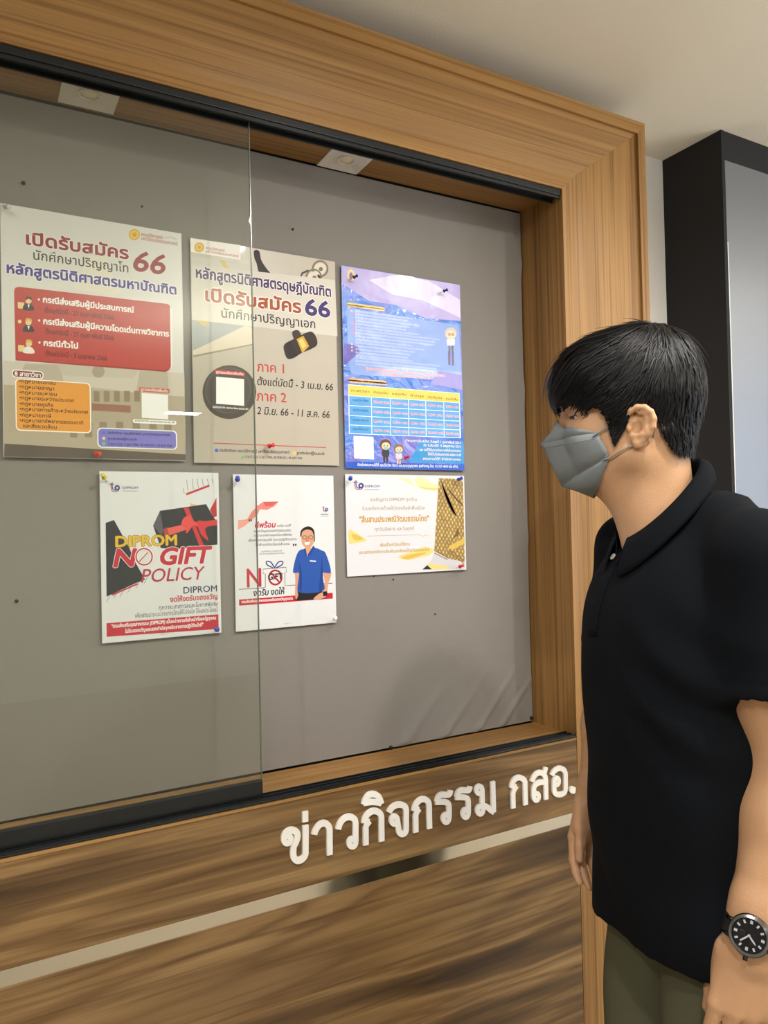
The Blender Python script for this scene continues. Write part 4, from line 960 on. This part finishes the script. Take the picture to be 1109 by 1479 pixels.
body.add(torso(-.026, .90, 1.42))
ELB = at_d(1137, 1105, .962); WRI = at_d(1090, 1362, .930); UAM = at_d(1116, 990, .958); FAM = at_d(1124, 1180, .951)
body.add(cone(SHL, UAM, .047, .050), cone(UAM, ELB, .050, .041), cone(ELB, FAM, .041, .042), cone(FAM, at_d(1096, 1310, .934), .042, .030), cone(at_d(1096, 1310, .934), WRI, .030, .0265))
RW = at_d(857, 1150, 1.335); RE = at_d(868, 985, 1.375)+np.array([.03, 0, 0])
body.add(cone(SHR, RE, .050, .040), cone(RE, RE*.6+RW*.4, .040, .040), cone(RE*.6+RW*.4, RW, .040, .026))
def unit(v): v = np.array(v, float); return v/np.linalg.norm(v)
NAILS = []
def hand(W, D, N, curl, thumb_out, side=1.0, scale=1.0, tin=.25):
    """W wrist, D towards the fingertips, N out of the palm"""
    D = unit(D); N = unit(N-D*(N@D)); S = np.cross(D, N)*side; P = []; q = scale
    def at(d, s, n): return W+D*d*q+S*s*q+N*n*q
    roots = [(.086, .031, 0), (.089, .0105, -.001), (.086, -.0100, 0), (.079, -.0290, .002)]
    for i, (d, s, n) in enumerate(roots):
        P.append(cone(at(.002, s*.55, 0), at(d-.004, s, n), .0145*q, .0112*q, .014))
    P.append(cone(at(.03, -.022, .008), at(.07, -.026, .006), .012*q, .010*q, .014)); P.append(cone(at(.02, .022, .008), at(.055, .026, .010), .014*q, .012*q, .014))
    P.append(cone(at(-.02, 0, 0), at(.01, 0, 0), .025*q, .019*q, .02)); P.append(cone(at(-.02, .008, 0), at(.012, .010, 0), .020*q, .016*q, .02)); P.append(cone(at(-.02, -.008, 0), at(.012, -.012, 0), .020*q, .016*q, .02))
    lens = [(.040, .024, .019), (.044, .027, .020), (.040, .025, .020), (.031, .020, .018)]
    for i, (d, s, n) in enumerate(roots):
        p = at(d, s, n); ang = 0.0; spread = (i-1.5)*-.035
        for j, L_ in enumerate(lens[i]):
            ang += curl[i][j]
            dr = unit(D*math.cos(ang)+N*math.sin(ang)+S*(-spread)*(-1 if False else 1)*.6)
            e = p+dr*L_*q; r0 = (.0094, .0086, .0078)[j]*(1 if i < 3 else .88)*q; r1 = (.0086, .0078, .0066)[j]*(1 if i < 3 else .88)*q
            P.append(cone(p, e, r0, r1, .0035)); p = e
        nn = unit(-N*math.cos(ang)+D*math.sin(ang)); NAILS.append((p-dr*.005*q+nn*.0058*q, dr, nn, np.cross(dr, nn)))
    b = at(.022, .026, .008); m1 = b+unit(D*.80+S*thumb_out+N*tin)*.040*q; m2 = m1+unit(D*.93+S*thumb_out*.35+N*.25)*.031*q; m3 = m2+unit(D*.98+S*thumb_out*.05+N*.22)*.024*q
    P.append(cone(b, m1, .0145*q, .0112*q, .012)); P.append(cone(m1, m2, .0108*q, .0096*q, .005)); P.append(cone(m2, m3, .0096*q, .0076*q, .004))
    return P
camdir = lambda px, py: -unit(ray(px, py))
LD = unit(at_d(1072, 1462, .925)-WRI)
body.add(*hand(WRI, LD, -camdir(1083, 1400)*.8+(-TL)*.6, [(.25,.35,.25),(.22,.38,.28),(.25,.42,.3),(.3,.45,.3)], .02, -1.0, 1.0, .5))
RD = unit(at_d(832, 1290, 1.325)-at_d(857, 1150, 1.335))
body.add(*hand(RW, RD, unit(camdir(840, 1200)*.8-HF*.6), [(.30,.35,.25),(.34,.40,.28),(.40,.44,.3),(.45,.5,.35)], .10, 1.0, .88))
# hips and legs (inside the trousers)
HIPL = tp(-.01, .080, .84); HIPR = tp(-.01, -.080, .84); KL = tp(.015, .095, .47); KR = tp(.02, -.100, .47); AL = tp(-.02, .10, .09); AR = tp(-.015, -.11, .09)
body.add(cone(HIPL, KL, .078, .052), cone(HIPR, KR, .078, .052), cone(KL, AL, .050, .036), cone(KR, AR, .050, .036), ellip(tp(-.02, 0, .87), TA, (.10, .15, .09), .05))
for A_ in (AL, AR): body.add(cone(A_, A_-UP*.045, .036, .032), cone(A_-UP*.045, A_+TF*.13-UP*.058, .030, .020))

man = thing('person', 'man in black polo shirt and grey face mask looking at the notice board', 'person', (TC[0], TC[1], 0))
HRES = float(globals().get('SKIN_RES', .0026))
V, Q = surface(body, (.55, .35, .0), (1.35, 1.25, 1.78), HRES)
print('skin', len(V))
bo = link_mesh('body', V, Q, skin_m, man)

# eyes, brows, lashes
for s in (1, -1):
    mb = MB(); mb.lathe(hp(.0670, .0360*s, -.0240), UP, [(.0108*math.cos(t), .0108*math.sin(t)) for t in np.linspace(-1.5, 1.5, 12)], mat('eye_white', rgb(225, 215, 208), .2), 20)
    eye = mb.build('eyeball', man, smooth=True); mb = MB()
    mb.lathe(hp(.0670, .0360*s, -.0240)+unit(HF+HL*s*.1-UP*.1)*.0094, unit(HF+HL*s*.1-UP*.1), [(.0055, 0), (.0045, .0014), (.001, .0019)], mat('iris_dark', rgb(28, 18, 14), .08), 16)
    mb.build('iris', eye, smooth=True)
hair_m = mat('black_hair', rgb(9, 8, 10), .40, spec=.22)
# ---- hair: a shell that ends at the hairline, covered by combed strands
zx = np.array([(-.14,-.080),(-.105,-.080),(-.085,-.088),(-.066,-.084),(-.055,-.066),(-.046,-.044),(-.040,-.020),(-.026,-.011),(-.010,-.013),(.000,-.030),(.006,-.052),(.013,-.068),(.020,-.062),(.025,-.040),(.030,-.022),(.040,-.006),(.055,.000),(.085,.012),(.13,.016)])
def hair_low(q): return np.interp(q[..., 0], zx[:, 0], zx[:, 1])
headf = Field(); headf.pr = body.pr[:13]+body.pr[14:17]
def hug(P):
    return headf.ev(P, headf.pr)-.0050
hairf = Field(.06)
hairf.add((hug, hp(0, 0, 0), .17, .012),
          ellip(hp(-.006, 0, .022), HA, (.093, .083, .086), .02), ellip(hp(-.054, 0, -.010), HA, (.046, .064, .072), .03),
          ellip(hp(.050, .006, .040), HA, (.059, .066, .047), .03), ellip(hp(.080, .004, .018), HA, (.030, .052, .030), .02), ellip(hp(.000, 0, .006), HA, (.084, .0790, .074), .02), ellip(hp(-.03, 0, .06), HA, (.066, .058, .050), .02))
def cut_hair(P, d):
    q = (P-HC)@HA.T; low = hair_low(q)+.004*np.sin(q[..., 1]*170+1)*(q[..., 0] > .05)
    d = smax(d, (low-q[..., 2])*.75, .006)
    return smax(d, -.088-q[..., 2], .006)
hairf.post.append(cut_hair)
V, Q = surface(hairf, hp(0,0,0)-np.array([.17,.17,.12]), hp(0,0,0)+np.array([.17,.17,.14]), .0025)
hair_o = link_mesh('hair', V, Q, hair_m, man)
# strands
rng = np.random.default_rng(3)
def grad(f, P, e=.0015):
    g = np.stack([f(P+np.eye(3)[i]*e)-f(P-np.eye(3)[i]*e) for i in range(3)], -1)
    return g/(np.linalg.norm(g, axis=-1, keepdims=True)+1e-9)
rr = random.Random(7)
for s in (1, -1):
    mb = MB()
    for i in range(46):
        t = i/45; a = hp(.0945-.026*t*t-.004*t, (.014+.036*t)*s, -.0065+.005*math.sin(t*2.6)+rr.uniform(-.0025, .0025)); b = a+HL*s*.009-UP*.0012*(t-.3)*4-HF*.006*t
        q = np.array([a, (a+b)/2, b])
        for _ in range(5):
            dd = headf.ev(q, headf.pr); gg = grad(lambda X: headf.ev(X, headf.pr), q); q = q+gg*(.0006-dd)[:, None]
        mb.tube(list(q), [.0007, .0006, .0002], hair_m, 4)
    mb.build('eyebrow', man)
for s in (1, -1):
    q = [hp(EYE(t)[0]+.0016, EYE(t)[1]*s+.0006*s, -.0222+.0014*math.sin(t*3.14)-.002*t) for t in np.linspace(0, 1, 12)]
    mb = MB(); mb.tube(q, [.0007]+[.0016]*10+[.0007], hair_m, 6); mb.build('eyelashes', man)

base = Field(); base.pr = hairf.pr
sel = rng.integers(0, len(V), 13000); S0 = V[sel]
q = (S0-HC)@HA.T
keep = (q[:, 2] > -.08); S0 = S0[keep]; q = q[keep]; n = len(S0)
crown = np.array([-.055, .0, .105])
P = S0.copy(); steps = 9; path = []
length = rng.uniform(.028, .060, n)*np.where(q[:, 2] > .03, 1.1, .60)*np.where(q[:, 0] > .03, 1.0, 1.0)
length = np.where(q[:, 2] < -.02, length*.55, length)
lift = rng.uniform(-.0006, .0045, n)*np.where(q[:, 2] < -.02, .45, 1)*np.where(q[:, 0] > .06, .5, 1)
fly = (rng.random(n) < .02) & (q[:, 2] > .03); lift = np.where(fly, rng.uniform(.005, .012, n), lift)
cl = np.floor(q[:, 0]*70)*7.3+np.floor(q[:, 1]*70)*3.1+np.floor(q[:, 2]*70)*5.7
jit = rng.normal(0, .14, (n, 3))+.30*np.stack([np.sin(cl*12.9), np.sin(cl*78.2+1), np.sin(cl*37.7+2)], 1)
for k in range(steps):
    ql = (P-HC)@HA.T
    dr = ql-crown; dr[:, 2] -= .02
    fwd = np.clip((ql[:, 0]+.07)/.10, 0, 1)[:, None]
    dr = dr/(np.linalg.norm(dr, axis=1, keepdims=True)+1e-6)
    want = dr*1.0+np.array([1.0, 0, -.25])*fwd*.9+np.array([-.1, 0, -1.0])*(1-fwd)*.9
    want = want+np.where((ql[:, 0] > .06)[:, None], np.array([.1, 0, -1.0]), 0)*1.2+jit+np.array([0, .25, 0])*np.sin(ql[:, :1]*60+ql[:, 2:]*40)
    wv = want@HA; g = grad(base.ev, P); wv = wv-g*np.sum(wv*g, 1, keepdims=True); wv /= np.linalg.norm(wv, axis=1, keepdims=True)
    d = base.ev(P); lt = lift*(.3+k/steps*1.0)
    path.append(P-g*(d-lt)[:, None])
    P = P-g*d[:, None]+wv*(length/steps)[:, None]
path = np.stack(path, 1)
# keep strands off the face, the ears and the neck
ql = (path-HC)@HA.T
low = hair_low(ql)-.010-.006*rng.random((n, 1))
low = np.where(ql[..., 0] > .05, low-.010*rng.random((n, 1))-.012*(rng.random((n, 1)) < .25)*rng.random((n, 1)), low)
bad = (ql[..., 2] < low); first = np.where(bad.any(1), bad.argmax(1), steps)
for i in range(n):
    if first[i] < steps: path[i, first[i]:] = path[i, max(first[i]-1, 0)]
ok = first >= 3; path = path[ok]; n = len(path); lastk = np.minimum(first[ok], steps)
w0 = rng.uniform(.0006, .0011, n); rad = np.stack([w0*(1-(k/np.maximum(lastk, 1))**2*.85).clip(.06, 1) for k in range(steps)], 1)
T = np.gradient(path, axis=1); T /= (np.linalg.norm(T, axis=2, keepdims=True)+1e-9)
g = grad(base.ev, path.reshape(-1, 3)).reshape(path.shape); A = np.cross(T, g); A /= (np.linalg.norm(A, axis=2, keepdims=True)+1e-9)
Vs = np.stack([path+A*rad[..., None]*1.6, path+g*rad[..., None]*.8, path-A*rad[..., None]*1.6], 2).reshape(-1, 3)
idx = np.arange(n*steps*3).reshape(n, steps, 3); Qs = []
for a, b in ((0, 1), (1, 2)): Qs.append(np.stack([idx[:, :-1, a], idx[:, 1:, a], idx[:, 1:, b], idx[:, :-1, b]], -1).reshape(-1, 4))
st = link_mesh('strands', Vs, np.concatenate(Qs), hair_m, hair_o); st['kind'] = 'stuff'

# ---- polo shirt
shirt_m = mat('black_pique_cotton', rgb(14, 17, 22), .9, spec=.12, bump=(700, .0004, 2))
N0 = hp(-.040, 0, 0)
CFv = unit(TF*.9+HF*.25); CLv = np.array([-CFv[1], CFv[0], 0])
def ring(th, dr=0.0, dz=0.0):              # th = 0 front, + towards his left
    x = math.cos(th)*(.056+dr); y = math.sin(th)*(.064+dr)
    return N0+CFv*x+CLv*y+UP*(-.150-1.08*x*.93+dz)
shirt = Field(.08)
SLH = at_d(1120, 994, .955); SRH = SHR+(RE-SHR)*.72
SLD = unit(SLH-SHL); SRD = unit(SRH-SHR)
def sleeve(S_, H_, D_, r0, r1):
    L_ = float((H_-S_)@D_); fo = cone(S_, S_+D_*(L_*1.2), r0, r1)[0]
    def f(P):
        t = (P-H_)@D_; a = (P-S_)@UP
        d = fo(P)-.0018*np.sin(t*95+((P-S_)@TF)*50)*np.clip(1+t/.1, 0, 1)
        # stitched hem band
        d = d+np.where(t > -.024, .0010, 0)
        d2 = np.maximum(d, t)
        return np.maximum(d2, -np.maximum(d+.006, -.030-t))
    return (f, S_+D_*L_*.5, L_/2+max(r0, r1), .03)
shirt.add(torso(0, .70, 1.46, .02), cone(tp(-.035, .055, 1.437), SHL+UP*.002, .040, .052, .03), cone(tp(-.035, -.055, 1.437), SHR+UP*.002, .040, .052, .03),
          sleeve(SHL, SLH, SLD, .055, .072), sleeve(SHR, SRH, SRD, .053, .068))
def folds(P, d):
    q = P-TC; f = q@TF; l = q@TL; z = P[..., 2]
    w = .0030*np.sin(z*34+l*20+f*10)*np.clip((1.12-z)/.2, 0, 1)+.0028*np.sin(l*46+z*14)*np.clip((1.0-z)/.2, 0, 1)+.0012*np.sin(z*30-l*40)*np.clip((1.3-z)/.1, 0, 1)
    w = w+.004*np.sin((z-1.25)*70+(l-.10)*55)*np.exp(-((z-1.20)/.10)**2-((l-.12)/.07)**2)
    return d-w
shirt.post.append(folds)
def finish_shirt(P, d):
    z = P[..., 2]; q = P-TC; l = q@TL
    hem = .829+.10*l; tc = hem-z
    inside = np.maximum(torso(-.017, .5, 1.2)[0](P), z-hem-.03)
    d = np.maximum(np.maximum(d, tc), -inside)
    # neck opening, running down into the placket
    r = P-N0; x = r@CFv; y = r@CLv; e = np.sqrt((x/.061)**2+(y/.068)**2)-1
    top = -.150-1.0*x-.040
    nk = np.maximum(e*.06, top-r[..., 2])
    vn = np.maximum(np.abs(y-.004)-np.clip((r[..., 2]+.268)*.30, -.01, .03), -x)
    vn = np.maximum(vn, -(r[..., 2]+.268))
    return np.maximum(d, -np.minimum(nk, vn))
shirt.post.append(finish_shirt)
V, Q = surface(shirt, (.55, .35, .74), (1.35, 1.25, 1.58), .0036)
print('shirt', len(V))
so = link_mesh('polo_shirt', V, Q, shirt_m, man)
# collar: stand and fall
def grid_obj(name, rows, m, parent, thick=.0022):
    R_ = len(rows); C_ = len(rows[0]); mb = MB()
    mb.add([p for r in rows for p in r], [(j*C_+i, j*C_+i+1, (j+1)*C_+i+1, (j+1)*C_+i) for j in range(R_-1) for i in range(C_-1)], m)
    o = mb.build(name, parent, smooth=True); sd = o.modifiers.new('thickness', 'SOLIDIFY'); sd.thickness = thick; sd.offset = 0
    return o
ths = np.concatenate([np.linspace(.30, math.pi, 34), np.linspace(math.pi, 2*math.pi-.30, 34)[1:]])
rows = []
for k in range(9):
    s = k/8; row = []
    for th in ths:
        fr_ = math.cos(th)                  # 1 front, -1 back
        drop = .034+.006*max(0, fr_)
        if s < .35: u = s/.35; row.append(ring(th, .006-.003*u, -drop*(1-u)))      # stand, rising to the fold
        else:
            u = (s-.35)/.65; sl = (.036+.010*max(0, fr_)**2)
            row.append(ring(th, .003+.004*math.sin(u*math.pi)+.021*u*(.85+.25*abs(math.sin(th))), .0015*math.sin(u*3.1)-sl*u*(1-.12*fr_)))
    rows.append(row)
grid_obj('collar', rows, shirt_m, so)
# button and placket on the chest
chest = lambda X: torso(0, .7, 1.46)[0](X)
r_ = ray(888, 806)
ts = np.linspace(1.0, 1.25, 800); Pq = CAM+ts[:, None]*r_; Dq = chest(Pq); ib = int(np.argmax(Dq < .002)); bp_ = Pq[ib]
bn = unit(grad(chest, bp_[None, :])[0]); BL = float((bp_-TC)@TL); BZ = bp_[2]
def chest_point(l, z, off):
    fs_ = np.linspace(.20, .0, 900); D_ = folds(np.array([tp(f_, l, z) for f_ in fs_]), chest(np.array([tp(f_, l, z) for f_ in fs_])))
    return tp(fs_[max(int(np.argmax(D_ < 0)), 1)]+off, l, z)
rows = [[chest_point(BL+l, z, .0006+.0022*(1-(abs(l)/.0165)**6)) for l in np.linspace(-.016, .016, 9)] for z in np.linspace(BZ-.115, BZ+.022, 16)]
grid_obj('placket', rows, shirt_m, so, .0015)
mb = MB()
mb.lathe(bp_+bn*.003, bn, [(.0052, 0), (.0056, .0012), (.0050, .0024), (.0036, .0020), (.001, .0019)], mat('pearl_button', rgb(214, 206, 196), .18, coat=.5), 20)
bt = mb.build('button', so, smooth=True); bt['label'] = 'small pearly white button'
# ---- trousers and shoes
trs = Field(.06)
trs.add(cone(HIPL, KL, .089, .072, .02), cone(HIPR, KR, .089, .072, .02), cone(KL, AL+UP*.02, .074, .062, .03), cone(KR, AR+UP*.02, .074, .062, .03), ellip(tp(-.012, 0, .90), TA, (.106, .148, .13), .03))
def tr_post(P, d):
    q = P-TC; l = q@TL; f = q@TF; z = P[..., 2]
    d = d-.003*np.sin(z*26+l*30)-.002*np.sin(z*60-f*40)*np.clip((.5-z)*3, 0, 1)
    for c, s in ((KL, 1), (KR, -1)): pass
    d = np.maximum(d, np.maximum(.045-z, z-.98)); return np.maximum(d, -(d+.006)) if False else d
trs.post.append(tr_post)
V, Q = surface(trs, (.55, .35, .03), (1.35, 1.25, 1.0), .0048)
tm = mat('olive_twill', rgb(92, 92, 72), .9, spec=.2, bump=(600, .0003, 2))
to = link_mesh('trousers', V, Q, tm, man)
shf = Field()
for A_ in (AL, AR):
    c = np.array([A_[0], A_[1], 0])
    shf.add(cone(c+UP*.055-TF*.02, c+UP*.048+TF*.02, .040, .040, .02), cone(c+UP*.045+TF*.02, c+UP*.028+TF*.15, .040, .030, .03), cone(c+UP*.03+TF*.08, c+UP*.026+TF*.16, .044, .034, .02))
shf.post.append(lambda P, d: np.maximum(d, .002-P[..., 2]))
V, Q = surface(shf, (.45, .35, 0), (1.35, 1.35, .14), .005)
link_mesh('shoes', V, Q, mat('black_leather', rgb(26, 24, 24), .35), man)

# ---- face mask with folded panels and ear loops
mask_m = mat('grey_nonwoven', rgb(128, 135, 138), .8, bump=(500, .0003, 2))
def mrow(xc, zc, xs, ys, zs, pw=1.7, k=15, ze=1.25):
    out = []
    for u in np.linspace(-1, 1, 2*k+1):
        a = abs(u); s = math.copysign(1, u)
        c = (1-a**pw)
        out.append(hp(xs+(xc-xs)*c, ys*s*a**.92, zs+(zc-zs)*(1-a**ze)))
    out = np.array(out)
    for _ in range(6):
        dd = headf.ev(out, headf.pr); gg = grad(lambda X: headf.ev(X, headf.pr), out); out = out+gg*np.clip(.0035-dd, 0, .01)[:, None]
    return list(out)
SA = (.043, .0660, -.0520); SB = (.037, .0670, -.0640); SC = (.028, .0660, -.0860); SD = (.030, .0630, -.1000)
rows = [mrow(.1005, -.0215, *SA, 1.25, ze=.55), mrow(.1150, -.0400, .043, .0665, -.0525, 1.15, ze=.75), mrow(.1320, -.0570, .042, .0672, -.0530, 1.0)]
o = grid_obj('face_mask', rows, mask_m, man, .0012); mask_o = o
rows = [mrow(.1322, -.0570, .042, .0674, -.0530, 1.0), mrow(.1280, -.0640, *SB, 1.05), mrow(.1150, -.0950, .031, .0685, -.0760, 1.15), mrow(.1010, -.1265, .027, .0675, -.0880, 1.25)]
grid_obj('middle_panel', rows, mask_m, mask_o, .0012)
rows = [mrow(.1012, -.1268, .027, .0672, -.0880, 1.25), mrow(.0760, -.1330, .0285, .0655, -.0940, 1.5), mrow(.0440, -.1370, .0300, .0630, -.1000, 1.9)]
grid_obj('lower_panel', rows, mask_m, mask_o, .0012)
def off_face(q, r):
    q = np.array(q)
    for _ in range(6):
        dd = headf.ev(q, headf.pr); gg = grad(lambda X: headf.ev(X, headf.pr), q); q = q+gg*np.clip(r-dd, 0, .01)[:, None]
    return list(q)
for s in (1, -1):
    up_ = off_face(spline([hp(.048, .0665*s, -.0575), hp(.036, .0700*s, -.0500), hp(.010, .0745*s, -.0330), hp(-.004, .078*s, -.0245)]), .0050)
    lo_ = off_face(spline([hp(.034, .0672*s, -.0930), hp(.020, .0675*s, -.0880), hp(.000, .0720*s, -.0780), hp(-.014, .073*s, -.0720)]), .0045)
    rear = [hp(-.022, .0810*s, -.0190), hp(-.034, .079*s, -.0290), hp(-.037, .075*s, -.05), hp(-.028, .0735*s, -.066)]
    mb = MB(); mb.tube(up_+rear+lo_[::-1], .0012, mask_m, 6); mb.build('ear_loop', mask_o, smooth=True)
mb = MB()
for s in (1, -1):                       # weld seams along the fold edges
    for (a, b) in (((.1318,0,-.0572),(.0425,.0682,-.0545)), ((.1008,0,-.1268),(.0275,.0684,-.0885))): pass
seam = mrow(.1285, -.0650, .040, .0682, -.0600, 1.03); mb.tube(seam, .0007, mask_m, 5)
seam = mrow(.1016, -.1262, .028, .0684, -.0870, 1.25); mb.tube(seam, .0008, mask_m, 5)
mb.build('seams', mask_o, smooth=True)

# ---- wristwatch on his left wrist
WC = at_d(1091, 1346, .931); wn = unit(camdir(1083, 1352)+TF*.22); fa = unit(WRI-FAM); wn = unit(wn-fa*(wn@fa)*.6); ws = unit(np.cross(fa, wn)); fa2 = unit(np.cross(wn, ws))
wt = thing('wristwatch', 'black diver-style wristwatch on the left wrist of the man', 'watch', WC)
strap_m = mat('black_rubber', rgb(26, 26, 27), .5); case_m = mat('dark_steel', rgb(70, 72, 74), .25, 1.0); dial_m = mat('watch_dial', rgb(10, 10, 16), .2); lume = mat('watch_lume', rgb(190, 190, 196), .35, .2)
mb = MB(); rows_o = []
K = 40
for k in range(K):
    t = 2*math.pi*k/K; rn, rs_ = .0325, .0345
    p = WC+wn*math.cos(t)*rn+ws*math.sin(t)*rs_; nrm = unit(wn*math.cos(t)/rn+ws*math.sin(t)/rs_)
    hw = .0118-.002*(1-abs(math.cos(t/2)))
    rows_o += [p-fa2*hw, p+fa2*hw, p+fa2*hw+nrm*.0032, p-fa2*hw+nrm*.0032]
fs = []
for k in range(K):
    a = 4*k; b = 4*((k+1) % K)
    for i in range(4): fs.append((a+i, b+i, b+(i+1) % 4, a+(i+1) % 4))
mb.add(rows_o, fs, strap_m); mb.build('strap', wt, smooth=False, bevel=.0006)
D0 = WC+wn*.0330
mb = MB(); mb.lathe(D0, wn, [(.0222, 0), (.0240, .002), (.0240, .006), (.0228, .0075)], case_m, 40)
for s in (1, -1):
    for e in (1, -1): 
        c = D0+fa2*e*0+ws*s*.0238+fa2*e*.0090; mb.tube([c-wn*.001-ws*s*.006+wn*.004, c+wn*.003, c+ws*s*.005-wn*.002], [.0032, .0028, .002], case_m, 8)
mb.tube([D0+fa2*.022+wn*.004, D0+fa2*.0290+wn*.004], .0028, case_m, 12)
mb.build('watch_case', wt, smooth=True)
mb = MB(); mb.lathe(D0, wn, [(.0230, .0072), (.0226, .0092), (.0194, .0100), (.0188, .0078)], mat('steel_bezel', rgb(150,152,154), .16, 1.0), 48)
mb.build('bezel', wt, smooth=False)
mb = MB(); mb.lathe(D0, wn, [(.0190, .0070), (.0190, .0080), (.0005, .0080)], dial_m, 40); dl = mb.build('dial', wt)
def bar(mb, c, d, w, l, h, m):
    e = np.cross(wn, d); P_ = [c-e*w-d*l, c+e*w-d*l, c+e*w+d*l, c-e*w+d*l]; mb.add(P_+[p+wn*h for p in P_], [(0,1,2,3)[::-1], (4,5,6,7), (0,1,5,4), (1,2,6,5), (2,3,7,6), (3,0,4,7)], m)
dc = D0+wn*.0081
for k in range(12):
    t = k*math.pi/6; d = -fa2*math.cos(t)+ws*math.sin(t); mb = MB()
    bar(mb, dc+d*.0152, d, .0011 if k % 3 else .0015, .0019, .0005, lume); mb.build('hour_marker', dl)
mb = MB(); d = unit(-fa2*math.cos(4.0)+ws*math.sin(4.0)); bar(mb, dc+d*.0040+wn*.0006, d, .0010, .0050, .0004, lume); bar(mb, dc+d*.0098+wn*.0006, d, .0006, .0015, .0004, lume)
d = unit(-fa2*math.cos(2.4)+ws*math.sin(2.4)); bar(mb, dc+d*.0055+wn*.0012, d, .0009, .0066, .0004, lume)
mb.lathe(dc, wn, [(.0014, 0), (.0014, .0022), (.0005, .0024)], lume, 12); mb.build('hands', dl)
mb = MB()
for (a_, b_) in ((.0075, 0), (-.0045, .0062)):
    c = dc+ws*a_+fa2*b_; mb.lathe(c, wn, [(.0036, 0), (.0036, .0004), (.0030, .0005), (.0029, .0001)], case_m, 20)
mb.build('subdials', dl)
